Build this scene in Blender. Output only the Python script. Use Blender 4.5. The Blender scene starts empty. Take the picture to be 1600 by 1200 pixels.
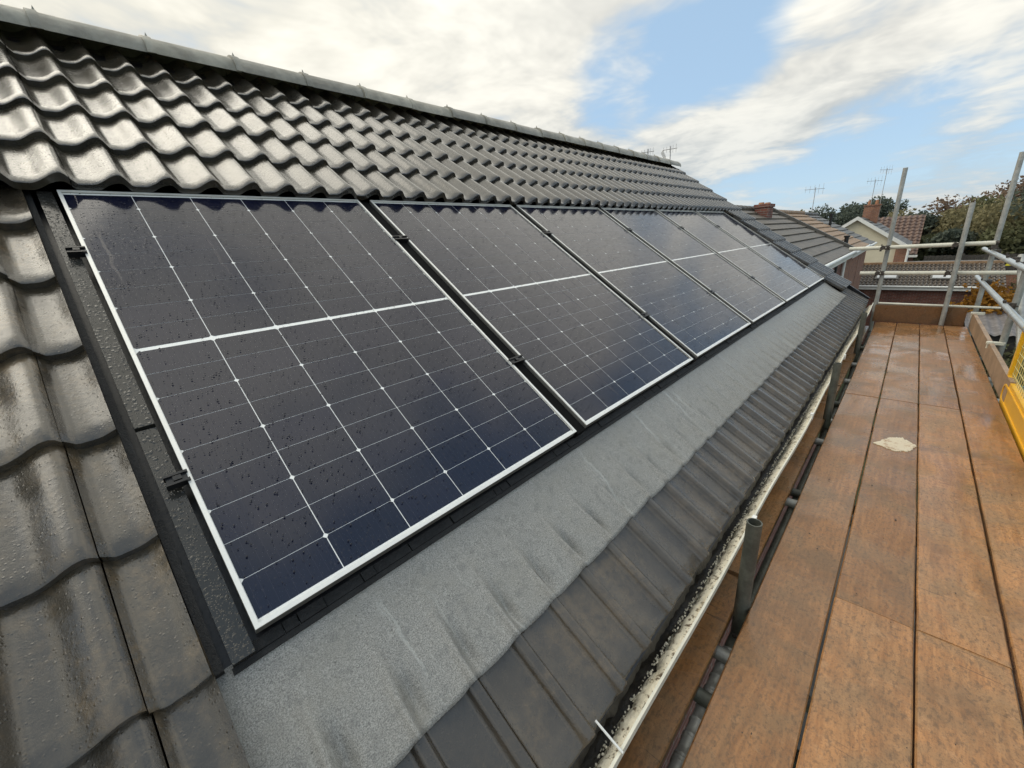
import bpy, math, random
import numpy as np
from mathutils import Matrix, Vector, noise as mnoise

random.seed(7); rng = np.random.default_rng(7)
sc = bpy.context.scene
COL = sc.collection

# ------------------------------------------------------------------ camera
cam_d = bpy.data.cameras.new('camera'); cam = bpy.data.objects.new('camera', cam_d); COL.objects.link(cam)
cam_d.sensor_width = 36.0; cam_d.lens = 635.88 / 1600 * 36.0
cam_d.clip_start = 0.02; cam_d.clip_end = 5000
cam.matrix_world = Matrix(((0.68137975, 0.27610413, -0.67785555, -0.06716),
                           (-0.72916822, 0.17568713, -0.66139832, -2.24417),
                           (-0.06352432, 0.94493415, 0.32103601, 6.71058),
                           (0, 0, 0, 1)))
sc.camera = cam

# ------------------------------------------------------------------ exposure
sc.view_settings.view_transform = 'Standard'; sc.view_settings.look = 'None'
sc.view_settings.gamma = 1.0; sc.view_settings.exposure = 0.38
sc.view_settings.use_curve_mapping = False
try:
    sc.cycles.transparent_max_bounces = 12; sc.cycles.max_bounces = 5
    sc.cycles.diffuse_bounces = 3; sc.cycles.glossy_bounces = 3; sc.cycles.adaptive_threshold = 0.02
except Exception: pass

# ------------------------------------------------------------------ sun direction
SUN_EL = math.radians(42.0)
SUN_AZ = math.atan2(0.90, -0.42)              # angle of the sun in the XY plane
SUN = Vector((math.cos(SUN_EL) * math.cos(SUN_AZ), math.cos(SUN_EL) * math.sin(SUN_AZ), math.sin(SUN_EL)))

# ------------------------------------------------------------------ node helper
class NT:
    def __init__(s, tree): s.t = tree; s.n = tree.nodes; s.l = tree.links; s.n.clear()
    def add(s, typ, **kw):
        nd = s.n.new(typ)
        for k, v in kw.items():
            if k.startswith('i_'): pass
            else: setattr(nd, k, v)
        return nd
    def put(s, sock, v):
        if isinstance(v, bpy.types.NodeSocket): s.l.new(v, sock)
        elif isinstance(v, bpy.types.Node): s.l.new(v.outputs[0], sock)
        else:
            if sock.type == 'RGBA' and len(v) == 3: v = (*v, 1)
            sock.default_value = v
    def math(s, op, a, b=None, c=None, clamp=False):
        nd = s.add('ShaderNodeMath', operation=op, use_clamp=clamp)
        s.put(nd.inputs[0], a)
        if b is not None: s.put(nd.inputs[1], b)
        if c is not None: s.put(nd.inputs[2], c)
        return nd.outputs[0]
    def vmath(s, op, a, b=None):
        nd = s.add('ShaderNodeVectorMath', operation=op)
        s.put(nd.inputs[0], a)
        if b is not None: s.put(nd.inputs[1], b)
        return nd.outputs['Value'] if op in ('DOT_PRODUCT', 'LENGTH', 'DISTANCE') else nd.outputs['Vector']
    def mix(s, f, a, b, mode='MIX'):
        nd = s.add('ShaderNodeMix', data_type='RGBA', blend_type=mode)
        s.put(nd.inputs[0], f); s.put(nd.inputs[6], a); s.put(nd.inputs[7], b)
        return nd.outputs[2]
    def ramp(s, f, stops):
        nd = s.add('ShaderNodeValToRGB'); el = nd.color_ramp.elements
        while len(el) < len(stops): el.new(0.5)
        for e, (p, c) in zip(el, stops):
            e.position = p; e.color = (c, c, c, 1) if not hasattr(c, '__len__') else (*c, 1)
        s.put(nd.inputs[0], f)
        return nd.outputs[0]
    def smooth(s, x, lo, hi):
        nd = s.add('ShaderNodeMapRange', interpolation_type='SMOOTHSTEP', clamp=True)
        s.put(nd.inputs[0], x); nd.inputs[1].default_value = lo; nd.inputs[2].default_value = hi
        return nd.outputs[0]
    def noise(s, vec, scale, detail=4, rough=0.5, dist=0.0, color=False):
        nd = s.add('ShaderNodeTexNoise')
        if vec is not None: s.put(nd.inputs['Vector'], vec)
        nd.inputs['Scale'].default_value = scale; nd.inputs['Detail'].default_value = detail
        nd.inputs['Roughness'].default_value = rough; nd.inputs['Distortion'].default_value = dist
        return nd.outputs['Color' if color else 'Fac']
    def voronoi(s, vec, scale, feature='F1', out='Distance', rand=1.0):
        nd = s.add('ShaderNodeTexVoronoi', feature=feature)
        if vec is not None: s.put(nd.inputs['Vector'], vec)
        nd.inputs['Scale'].default_value = scale; nd.inputs['Randomness'].default_value = rand
        return nd.outputs[out]
    def mapping(s, vec, scale=(1, 1, 1), loc=(0, 0, 0), rot=(0, 0, 0)):
        nd = s.add('ShaderNodeMapping'); s.put(nd.inputs['Vector'], vec)
        nd.inputs['Location'].default_value = loc; nd.inputs['Rotation'].default_value = rot; nd.inputs['Scale'].default_value = scale
        return nd.outputs[0]
    def bump(s, h, strength=0.3, dist=0.01, normal=None):
        nd = s.add('ShaderNodeBump'); nd.inputs['Strength'].default_value = strength; nd.inputs['Distance'].default_value = dist
        s.put(nd.inputs['Height'], h)
        if normal is not None: s.put(nd.inputs['Normal'], normal)
        return nd.outputs[0]

# ------------------------------------------------------------------ world: blue sky with broken cloud
world = bpy.data.worlds.new('World'); sc.world = world; world.use_nodes = True
world.cycles.sampling_method = 'MANUAL'; world.cycles.sample_map_resolution = 256
w = NT(world.node_tree)
geo = w.add('ShaderNodeTexCoord').outputs['Generated']
D = w.vmath('NORMALIZE', geo)
sep = w.add('ShaderNodeSeparateXYZ'); w.put(sep.inputs[0], D)
sky = w.add('ShaderNodeTexSky', sky_type='NISHITA'); sky.sun_disc = False
sky.sun_elevation = SUN_EL; sky.sun_rotation = math.pi / 2 - SUN_AZ
sky.air_density = 1.0; sky.dust_density = 0.6; sky.ozone_density = 1.0
zc = w.math('MAXIMUM', sep.outputs[2], 0.0)
inv = w.math('DIVIDE', 1.0, w.math('ADD', zc, 0.13))
P = w.vmath('MULTIPLY', D, w.add('ShaderNodeCombineXYZ').outputs[0])
cmb = w.add('ShaderNodeCombineXYZ'); w.put(cmb.inputs[0], w.math('MULTIPLY', sep.outputs[0], inv)); w.put(cmb.inputs[1], w.math('MULTIPLY', sep.outputs[1], inv))
w.put(cmb.inputs[2], 3.7)
P = cmb.outputs[0]
n_big = w.noise(P, 0.62, 5, 0.58, 0.25)
n_fine = w.noise(P, 2.3, 4, 0.62, 0.3)
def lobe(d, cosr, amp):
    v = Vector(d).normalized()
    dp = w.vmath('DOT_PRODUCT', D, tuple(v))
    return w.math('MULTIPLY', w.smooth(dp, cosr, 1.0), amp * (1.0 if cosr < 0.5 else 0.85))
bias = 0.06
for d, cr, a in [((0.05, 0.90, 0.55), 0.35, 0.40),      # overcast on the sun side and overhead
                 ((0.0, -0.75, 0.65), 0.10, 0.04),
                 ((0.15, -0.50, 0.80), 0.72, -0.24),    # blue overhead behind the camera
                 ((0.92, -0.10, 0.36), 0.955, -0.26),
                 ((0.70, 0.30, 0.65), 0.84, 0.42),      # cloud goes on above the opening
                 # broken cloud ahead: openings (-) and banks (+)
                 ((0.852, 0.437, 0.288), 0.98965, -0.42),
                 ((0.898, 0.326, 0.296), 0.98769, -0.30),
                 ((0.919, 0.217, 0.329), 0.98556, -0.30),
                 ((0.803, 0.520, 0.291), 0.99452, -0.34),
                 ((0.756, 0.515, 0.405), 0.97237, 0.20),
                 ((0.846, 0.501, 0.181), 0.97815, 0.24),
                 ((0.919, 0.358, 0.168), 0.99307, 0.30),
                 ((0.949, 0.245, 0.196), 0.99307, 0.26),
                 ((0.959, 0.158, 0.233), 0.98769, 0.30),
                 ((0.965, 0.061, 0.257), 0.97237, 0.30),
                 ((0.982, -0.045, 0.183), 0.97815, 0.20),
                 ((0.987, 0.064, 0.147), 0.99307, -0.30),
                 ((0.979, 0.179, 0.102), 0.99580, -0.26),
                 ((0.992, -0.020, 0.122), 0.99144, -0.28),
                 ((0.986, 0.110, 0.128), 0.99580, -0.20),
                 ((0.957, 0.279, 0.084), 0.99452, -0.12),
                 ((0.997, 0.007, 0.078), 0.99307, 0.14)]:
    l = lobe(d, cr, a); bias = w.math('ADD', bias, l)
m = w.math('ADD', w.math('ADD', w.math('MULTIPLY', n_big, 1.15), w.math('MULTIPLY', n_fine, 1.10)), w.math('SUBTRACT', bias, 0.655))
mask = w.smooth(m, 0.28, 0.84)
sd = w.vmath('DOT_PRODUCT', D, tuple(SUN))
glow = w.smooth(sd, 0.15, 1.0)
shadef = w.smooth(w.math('ADD', w.math('MULTIPLY', n_fine, 0.55), w.math('MULTIPLY', n_big, 0.45)), 0.36, 0.62)
low = w.smooth(zc, 0.30, 0.04)
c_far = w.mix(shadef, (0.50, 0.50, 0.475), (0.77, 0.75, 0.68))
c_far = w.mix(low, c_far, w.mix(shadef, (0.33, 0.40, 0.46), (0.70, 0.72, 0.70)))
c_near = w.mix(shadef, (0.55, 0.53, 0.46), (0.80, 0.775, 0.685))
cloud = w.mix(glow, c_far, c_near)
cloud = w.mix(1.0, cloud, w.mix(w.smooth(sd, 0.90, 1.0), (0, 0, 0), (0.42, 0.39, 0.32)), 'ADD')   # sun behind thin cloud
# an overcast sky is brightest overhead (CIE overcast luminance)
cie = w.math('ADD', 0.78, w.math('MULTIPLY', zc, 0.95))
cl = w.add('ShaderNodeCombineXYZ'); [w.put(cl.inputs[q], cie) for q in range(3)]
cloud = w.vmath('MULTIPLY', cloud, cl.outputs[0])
nis = w.mix(1.0, sky.outputs[0], (0.11, 0.11, 0.11), 'MULTIPLY')
blue = w.mix(0.70, nis, (0.37, 0.53, 0.70))
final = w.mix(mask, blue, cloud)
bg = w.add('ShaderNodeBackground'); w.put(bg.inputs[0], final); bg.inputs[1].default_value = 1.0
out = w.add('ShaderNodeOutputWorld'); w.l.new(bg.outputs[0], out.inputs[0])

# ------------------------------------------------------------------ sun through thin cloud
sl = bpy.data.lights.new('sun', 'SUN'); sl.energy = 1.1; sl.angle = math.radians(60); sl.color = (1.0, 0.93, 0.80)
so = bpy.data.objects.new('sun', sl); COL.objects.link(so); so.location = (0, 0, 30)
so.rotation_euler = (-SUN).to_track_quat('-Z', 'Y').to_euler()

# ------------------------------------------------------------------ materials
MATS = {}
def material(name):
    m = bpy.data.materials.new(name); m.use_nodes = True
    t = NT(m.node_tree); MATS[name] = m
    o = t.add('ShaderNodeOutputMaterial'); b = t.add('ShaderNodeBsdfPrincipled'); t.l.new(b.outputs[0], o.inputs[0])
    tc = t.add('ShaderNodeTexCoord')
    return m, t, b, tc
def rnd_vec(t, tc):
    """object coordinates shifted by a random amount per object"""
    oi = t.add('ShaderNodeObjectInfo')
    sh = t.vmath('MULTIPLY', oi.outputs['Random'], (37.0, 91.0, 53.0))
    return t.vmath('ADD', tc.outputs['Object'], sh), oi.outputs['Random']

def simple(name, col, rough=0.6, metal=0.0, var=0.25, nscale=8.0, bump=0.0, bscale=60.0, rvar=0.15, spec=0.5):
    m, t, b, tc = material(name)
    v, r = rnd_vec(t, tc)
    n = t.noise(v, nscale, 5, 0.6)
    n2 = t.noise(v, nscale * 6, 3, 0.6)
    f = t.math('ADD', t.math('MULTIPLY', n, 0.7), t.math('MULTIPLY', n2, 0.3))
    lo = tuple(c * (1 - var) for c in col); hi = tuple(min(1, c * (1 + var)) for c in col)
    t.put(b.inputs['Base Color'], t.mix(t.smooth(f, 0.3, 0.7), lo, hi))
    t.put(b.inputs['Roughness'], t.math('ADD', rough - rvar / 2, t.math('MULTIPLY', n2, rvar)))
    b.inputs['Metallic'].default_value = metal
    b.inputs['Specular IOR Level'].default_value = spec
    if bump: t.put(b.inputs['Normal'], t.bump(t.noise(v, bscale, 4, 0.6), bump, 0.004))
    return m

def tile_material(name, base, brown, brown_amt, rough_lo, rough_hi, coat=0.0):
    m, t, b, tc = material(name)
    v, r = rnd_vec(t, tc)
    n = t.noise(v, 9, 6, 0.62); n2 = t.noise(v, 70, 4, 0.6); nb = t.math('ADD', t.math('MULTIPLY', t.noise(v, 6.0, 5, 0.65, 0.4), 0.6), t.math('MULTIPLY', t.noise(v, 45.0, 3, 0.65), 0.4))
    c = t.mix(t.smooth(n, 0.3, 0.72), tuple(x * 0.72 for x in base), tuple(x * 1.3 for x in base))
    c = t.mix(t.math('MULTIPLY', t.smooth(nb, 0.46, 0.66), brown_amt), c, brown)
    speck = t.smooth(t.voronoi(v, 160), 0.10, 0.04)
    c = t.mix(t.math('MULTIPLY', speck, 0.35), c, (0.30, 0.27, 0.22))
    c = t.mix(1.0, c, t.mix(r, (0.78, 0.78, 0.78), (1.2, 1.18, 1.12)), 'MULTIPLY')
    t.put(b.inputs['Base Color'], c)
    wet = t.smooth(t.noise(v, 7, 5, 0.6, 0.3), 0.35, 0.65)
    t.put(b.inputs['Roughness'], t.math('ADD', rough_lo, t.math('MULTIPLY', wet, rough_hi - rough_lo)))
    b.inputs['Coat Weight'].default_value = coat; b.inputs['Coat Roughness'].default_value = 0.15
    drops = t.smooth(t.voronoi(v, 95), 0.28, 0.05)
    grit = t.noise(v, 330, 3, 0.7)
    hgt = t.math('ADD', t.math('ADD', t.math('MULTIPLY', n2, 0.7), t.math('MULTIPLY', grit, 0.5)), t.math('ADD', t.math('MULTIPLY', n, 1.2), t.math('MULTIPLY', drops, 0.5)))
    nb_ = t.bump(hgt, 0.34, 0.004); t.put(b.inputs['Normal'], nb_)
    t.put(b.inputs['Coat Normal'], t.bump(t.math('ADD', n2, drops), 0.16, 0.004))
    return m
M_TILE = tile_material('wet concrete tile', (0.040, 0.035, 0.027), (0.10, 0.078, 0.052), 0.35, 0.12, 0.30, 0.9)
M_TILE_OLD = tile_material('weathered wet tile', (0.046, 0.038, 0.027), (0.125, 0.090, 0.052), 0.8, 0.13, 0.34, 0.8)
M_TILE_EAVE = tile_material('wet eaves tile', (0.052, 0.042, 0.030), (0.10, 0.074, 0.045), 0.8, 0.16, 0.42, 0.7)
M_RIDGE = tile_material('ridge tile', (0.31, 0.295, 0.25), (0.27, 0.24, 0.18), 0.3, 0.40, 0.6)
M_MEMB = simple('roof membrane', (0.006, 0.006, 0.006), 0.85, spec=0.1)
M_BLACK = simple('black plastic', (0.008, 0.008, 0.009), 0.35, 0, 0.3, 20, 0.2, 120)
M_BRUSH = simple('black foam', (0.012, 0.012, 0.012), 0.75, 0, 0.5, 60, 0.8, 200)

# wet tray rail with beads of water
m, t, b, tc = material('wet black tray'); M_TRAY = m
v, r = rnd_vec(t, tc)
vv = t.vmath('ADD', v, t.vmath('MULTIPLY', t.noise(v, 40, 2, 0.5, 0, True), (0.012, 0.012, 0.012)))
beads = t.smooth(t.voronoi(vv, 190), 0.36, 0.10)
big = t.smooth(t.voronoi(vv, 80), 0.42, 0.15)
t.put(b.inputs['Base Color'], t.mix(t.noise(v, 14, 5), (0.016, 0.016, 0.014), (0.045, 0.043, 0.038)))
t.put(b.inputs['Roughness'], t.math('ADD', 0.10, t.math('MULTIPLY', t.noise(v, 25), 0.15)))
t.put(b.inputs['Normal'], t.bump(t.math('ADD', beads, big), 0.40, 0.003))

# grey flashing, granular, with run marks
m, t, b, tc = material('grey flashing'); M_FLASH = m
v = tc.outputs['Object']
g1 = t.noise(v, 380, 3, 0.75); g2 = t.noise(v, 7, 5, 0.6); g3 = t.noise(v, 38, 4, 0.6)
c = t.mix(t.smooth(g1, 0.30, 0.70), (0.115, 0.111, 0.102), (0.40, 0.39, 0.355))
c = t.mix(t.math('MULTIPLY', t.smooth(g2, 0.45, 0.68), 0.30), c, (0.25, 0.235, 0.195))
c = t.mix(t.math('MULTIPLY', t.smooth(g3, 0.50, 0.70), 0.35), c, (0.115, 0.115, 0.11))
wob = t.vmath('ADD', v, t.vmath('MULTIPLY', t.noise(v, 14, 4, 0.6, 0, True), (0.05, 0.0, 0.0)))
st = t.noise(t.mapping(wob, (42, 1.3, 1)), 1.0, 3, 0.6)
run = t.math('MULTIPLY', t.smooth(st, 0.62, 0.68), t.smooth(t.noise(v, 4.0, 2), 0.38, 0.58))
c = t.mix(t.math('MULTIPLY', run, 0.42), c, (0.46, 0.46, 0.42))
dk = t.smooth(t.voronoi(v, 26), 0.075, 0.03)
c = t.mix(t.math('MULTIPLY', dk, 0.6), c, (0.04, 0.035, 0.03))
t.put(b.inputs['Base Color'], c)
t.put(b.inputs['Roughness'], t.math('SUBTRACT', 0.43, t.math('MULTIPLY', run, 0.25)))
t.put(b.inputs['Normal'], t.bump(t.math('ADD', t.math('MULTIPLY', g1, 0.5), t.math('MULTIPLY', g3, 0.5)), 0.5, 0.003))

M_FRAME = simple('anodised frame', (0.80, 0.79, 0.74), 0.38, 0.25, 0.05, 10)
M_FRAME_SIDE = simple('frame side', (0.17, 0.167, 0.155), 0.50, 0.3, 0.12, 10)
def laminate(name, cell):
    """what lies under the glass, with the wet glass surface as its clear coat"""
    m, t, b, tc = material(name)
    pos = t.add('ShaderNodeNewGeometry').outputs['Position']
    v, r = rnd_vec(t, tc)
    if cell:
        c = t.mix(r, (0.0060, 0.0075, 0.0200), (0.0095, 0.0105, 0.0260))
        sx = t.add('ShaderNodeSeparateXYZ'); t.put(sx.inputs[0], tc.outputs['Object'])
        bus = t.smooth(t.math('ABSOLUTE', t.math('SUBTRACT', t.math('FRACT', t.math('DIVIDE', sx.outputs[0], 0.0182)), 0.5)), 0.022, 0.012)
        c = t.mix(t.math('MULTIPLY', bus, 0.30), c, (0.06, 0.06, 0.07))
        t.put(b.inputs['Base Color'], c); b.inputs['Specular IOR Level'].default_value = 0.0
    else:
        b.inputs['Base Color'].default_value = (0.88, 0.88, 0.84, 1); b.inputs['Specular IOR Level'].default_value = 0.1
    b.inputs['Roughness'].default_value = 0.5
    n = t.noise(pos, 9, 3, 0.6)
    beads = t.smooth(t.voronoi(pos, 85), 0.22, 0.04)
    wv = t.vmath('ADD', pos, t.vmath('MULTIPLY', t.noise(pos, 10, 2, 0.6, 0, True), (0.03, 0, 0)))
    st = t.smooth(t.noise(t.mapping(wv, (48, 2.0, 2.0)), 1.0, 1, 0.5), 0.68, 0.76)
    b.inputs['Coat Weight'].default_value = 1.0; b.inputs['Coat IOR'].default_value = 1.52
    b.inputs['Coat Tint'].default_value = (1, 1, 1, 1)
    t.put(b.inputs['Coat Roughness'], t.math('ADD', 0.07, t.math('ADD', t.math('MULTIPLY', n, 0.07), t.math('MULTIPLY', st, 0.20))))
    t.put(b.inputs['Coat Normal'], t.bump(t.math('ADD', beads, t.math('MULTIPLY', n, 0.4)), 0.10, 0.004))
    return m
M_CELL = laminate('silicon cell', True)
M_BACK = laminate('white backsheet', False)
# clear thin sheet / water bead
def glass_mat(name, rough, amount):
    m = bpy.data.materials.new(name); m.use_nodes = True; t = NT(m.node_tree)
    o = t.add('ShaderNodeOutputMaterial'); tr = t.add('ShaderNodeBsdfTransparent'); gl = t.add('ShaderNodeBsdfGlossy')
    mx = t.add('ShaderNodeMixShader'); fr = t.add('ShaderNodeFresnel'); fr.inputs[0].default_value = 1.33
    gl.inputs['Roughness'].default_value = rough
    t.put(mx.inputs[0], t.math('MULTIPLY', fr.outputs[0], amount))
    t.l.new(tr.outputs[0], mx.inputs[1]); t.l.new(gl.outputs[0], mx.inputs[2]); t.l.new(mx.outputs[0], o.inputs[0])
    MATS[name] = m
    return m
M_GLASS = glass_mat('panel glass', 0.03, 0.02)
m, t, b, tc = material('water drop'); M_DROP = m
b.inputs['Base Color'].default_value = (0.012, 0.013, 0.020, 1); b.inputs['Roughness'].default_value = 0.04; b.inputs['IOR'].default_value = 1.33
M_WINDOW = simple('window pane', (0.03, 0.035, 0.04), 0.08, 0, 0.2, 2)
M_SKYLIGHT = simple('skylight pane', (0.45, 0.47, 0.48), 0.12, 0, 0.1, 2)

# wet scaffold board
def board_mat(name, k=1.0):
    m, t, b, tc = material(name)
    v, r = rnd_vec(t, tc)
    wv = t.vmath('ADD', v, t.vmath('MULTIPLY', t.noise(v, 3, 4, 0.6, 0, True), (0.0, 0.06, 0.0)))
    grain = t.noise(t.mapping(wv, (3.0, 60, 60)), 1.0, 3, 0.65)
    blot = t.noise(v, 5.5, 6, 0.62, 0.4); blot2 = t.noise(v, 26, 5, 0.65)
    c = t.mix(t.smooth(grain, 0.22, 0.78), (0.27 * k, 0.122 * k, 0.044 * k), (0.47 * k, 0.235 * k, 0.092 * k))
    c = t.mix(t.math('MULTIPLY', t.smooth(blot, 0.40, 0.66), 0.85), c, (0.275 * k, 0.165 * k, 0.080 * k))
    c = t.mix(t.math('MULTIPLY', t.smooth(blot2, 0.54, 0.70), 0.60), c, (0.44 * k, 0.245 * k, 0.115 * k))
    mot = t.noise(t.mapping(v, (0.6, 1, 1)), 85, 4, 0.72)
    c = t.mix(t.math('MULTIPLY', t.smooth(mot, 0.48, 0.66), t.math('ADD', 0.30, t.math('MULTIPLY', blot, 0.7))), c, (0.125 * k, 0.075 * k, 0.040 * k))
    c = t.mix(1.0, c, t.mix(r, (0.70, 0.67, 0.62), (1.08, 1.06, 1.04)), 'MULTIPLY')
    spk = t.math('MULTIPLY', t.smooth(t.voronoi(t.mapping(v, (0.7, 1, 1)), 55), 0.14, 0.06), t.smooth(t.noise(v, 9, 3), 0.47, 0.6))
    c = t.mix(t.math('MULTIPLY', spk, 0.75), c, (0.07, 0.04, 0.022))
    fine = t.noise(v, 190, 3, 0.7)
    c = t.mix(t.math('MULTIPLY', t.smooth(fine, 0.50, 0.70), 0.50), c, (0.10, 0.058, 0.03))
    # knife scratches: thin dark lines at odd angles
    for ang, sh in ((0.9, 0.0), (-0.7, 3.1), (1.9, 7.7)):
        sv = t.mapping(v, (160, 5.5, 1), (sh, sh * 2, 0), (0, 0, ang))
        scr = t.math('MULTIPLY', t.smooth(t.noise(sv, 1.0, 0, 0.0), 0.775, 0.80), t.smooth(t.noise(t.vmath('ADD', v, (sh, 1, 0)), 3.0, 2), 0.55, 0.62))
        c = t.mix(t.math('MULTIPLY', scr, 0.65), c, (0.06, 0.035, 0.02))
    t.put(b.inputs['Base Color'], c)
    stain = t.smooth(t.noise(v, 3.4, 5, 0.6, 0.5), 0.50, 0.66)
    c = t.mix(t.math('MULTIPLY', stain, 0.42), c, (0.105 * k, 0.058 * k, 0.028 * k)); t.put(b.inputs['Base Color'], c)
    wet = t.smooth(t.noise(v, 2.6, 5, 0.55, 0.4), 0.38, 0.62)
    t.put(b.inputs['Roughness'], t.math('SUBTRACT', 0.44, t.math('MULTIPLY', wet, 0.34)))
    h = t.math('ADD', t.math('MULTIPLY', grain, 0.6), t.math('ADD', t.math('MULTIPLY', blot2, 0.5), t.math('MULTIPLY', fine, 0.25)))
    t.put(b.inputs['Normal'], t.bump(h, 0.22, 0.004))
    return m
M_BOARD = board_mat('wet scaffold board')
M_TOE = board_mat('toe board', 0.45)
M_TOE_PALE = simple('pale toe board', (0.30, 0.205, 0.13), 0.55, 0, 0.3, 6, 0.3, 60)
M_TUBE = simple('galvanised tube', (0.36, 0.36, 0.335), 0.45, 0.35, 0.28, 7, 0.15, 60)
M_TUBE_DARK = simple('weathered tube', (0.11, 0.115, 0.095), 0.5, 0.35, 0.4, 12, 0.3, 70)
M_TUBE_PALE = simple('cream painted tube', (0.62, 0.60, 0.50), 0.45, 0.0, 0.12, 6)
M_TUBE_ALU = simple('aluminium tube', (0.50, 0.52, 0.51), 0.32, 0.6, 0.15, 9, 0.1, 60)
M_STEEL = simple('rusty coupler', (0.075, 0.062, 0.052), 0.55, 0.4, 0.45, 40, 0.4, 150)
M_YELLOW = simple('yellow plastic', (0.78, 0.42, 0.010), 0.35, 0, 0.06, 5)
M_GATEWIRE = simple('pale yellow wire', (0.55, 0.45, 0.16), 0.45, 0, 0.1)
M_WHITE = simple('white upvc', (0.74, 0.74, 0.70), 0.38, 0, 0.06, 5)
M_CREAMWALL = simple('cream render', (0.62, 0.57, 0.43), 0.85, 0, 0.06, 3, 0.2, 60)
m, t, b, tc = material('dried white paint'); M_PAINT = m
v = tc.outputs['Object']; pn = t.noise(v, 60, 5, 0.7); pn2 = t.noise(v, 16, 3, 0.6)
c = t.mix(t.smooth(t.math('ADD', t.math('MULTIPLY', pn, 0.6), t.math('MULTIPLY', pn2, 0.4)), 0.50, 0.62), (0.60, 0.52, 0.38), (0.33, 0.19, 0.09))
t.put(b.inputs['Base Color'], c); b.inputs['Roughness'].default_value = 0.5; t.put(b.inputs['Normal'], t.bump(pn, 0.4, 0.003))
M_DEBRIS = simple('dark debris', (0.035, 0.026, 0.018), 0.7, 0, 0.5, 60)
M_ANT = simple('aerial metal', (0.42, 0.41, 0.41), 0.5, 0.5, 0.1)
M_POT = simple('terracotta', (0.36, 0.17, 0.09), 0.8, 0, 0.2, 10)
M_FENCE = simple('dark timber fence', (0.055, 0.048, 0.042), 0.8, 0, 0.35, 6)
M_LAWN = simple('ground', (0.060, 0.075, 0.030), 0.95, 0, 0.5, 0.6)
M_PATIO = simple('patio', (0.09, 0.085, 0.075), 0.85, 0, 0.25, 1.2)
M_FLATROOF = simple('pale flat roof', (0.52, 0.50, 0.42), 0.7, 0, 0.12, 2)
M_CORR = simple('corrugated sheet', (0.17, 0.155, 0.15), 0.75, 0, 0.35, 4)
M_FOAM = simple('yellow cover', (0.70, 0.62, 0.04), 0.6, 0, 0.1, 8)
M_TEAL = simple('teal paint', (0.05, 0.16, 0.20), 0.6)

# gutter inside: cream plastic with black dirt
m, t, b, tc = material('dirty cream gutter'); M_GUTTER = m
v = tc.outputs['Object']
d1 = t.noise(v, 55, 5, 0.7); d2 = t.noise(t.mapping(v, (3, 30, 30)), 1.0, 4, 0.6)
c = t.mix(t.smooth(d1, 0.52, 0.62), (0.78, 0.72, 0.57), (0.13, 0.095, 0.06))
c = t.mix(t.math('MULTIPLY', t.smooth(d2, 0.50, 0.62), 0.45), c, (0.52, 0.44, 0.29))
t.put(b.inputs['Base Color'], c); b.inputs['Roughness'].default_value = 0.6
t.put(b.inputs['Normal'], t.bump(d1, 0.6, 0.006))
M_MUD = simple('gutter silt', (0.035, 0.026, 0.016), 0.45, 0, 0.6, 45, 0.7, 120)
M_CRUST = simple('cream crust', (0.70, 0.63, 0.46), 0.7, 0, 0.18, 60, 0.5, 200)

# brick for walls too far off to tell bricks apart
def brick_mat(name, c1, c2, mort):
    m, t, b, tc = material(name)
    v = tc.outputs['Object']
    br = t.add('ShaderNodeTexBrick'); sp = t.add('ShaderNodeSeparateXYZ'); t.put(sp.inputs[0], v)
    cb = t.add('ShaderNodeCombineXYZ'); t.put(cb.inputs[0], t.math('ADD', sp.outputs[0], sp.outputs[1])); t.put(cb.inputs[1], sp.outputs[2])
    t.put(br.inputs['Vector'], cb.outputs[0])
    br.inputs['Color1'].default_value = (*c1, 1); br.inputs['Color2'].default_value = (*c2, 1); br.inputs['Mortar'].default_value = (*mort, 1)
    br.inputs['Scale'].default_value = 1.0; br.inputs['Brick Width'].default_value = 0.225; br.inputs['Row Height'].default_value = 0.075; br.inputs['Mortar Size'].default_value = 0.008
    n = t.noise(v, 2.5, 5, 0.6)
    t.put(b.inputs['Base Color'], t.mix(1.0, br.outputs['Color'], t.mix(t.smooth(n, .3, .7), (0.7, 0.7, 0.7), (1.15, 1.15, 1.15)), 'MULTIPLY'))
    b.inputs['Roughness'].default_value = 0.85
    t.put(b.inputs['Normal'], t.bump(t.math('SUBTRACT', 1.0, br.outputs['Fac']), 0.5, 0.008))
    return m
M_BRICK = brick_mat('red brick', (0.22, 0.075, 0.05), (0.15, 0.055, 0.042), (0.22, 0.19, 0.16))
M_BRICK2 = brick_mat('orange brick', (0.30, 0.13, 0.07), (0.22, 0.09, 0.055), (0.25, 0.21, 0.17))
M_ROOF_GREY = simple('grey brown roof tile', (0.105, 0.088, 0.068), 0.55, 0, 0.4, 5, 0.3, 40)
M_ROOF_ORANGE = simple('tan roof tile', (0.27, 0.170, 0.095), 0.6, 0, 0.3, 5, 0.3, 40)
M_ROOF_DARK = simple('dark roof tile', (0.080, 0.075, 0.066), 0.5, 0, 0.35, 4, 0.3, 40)
M_ROOF_RED = simple('red brown roof tile', (0.125, 0.078, 0.060), 0.6, 0, 0.35, 4, 0.3, 40)
M_ROOF_BROWN = simple('brown grey pantile', (0.105, 0.086, 0.070), 0.5, 0, 0.35, 4, 0.3, 40)
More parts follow.
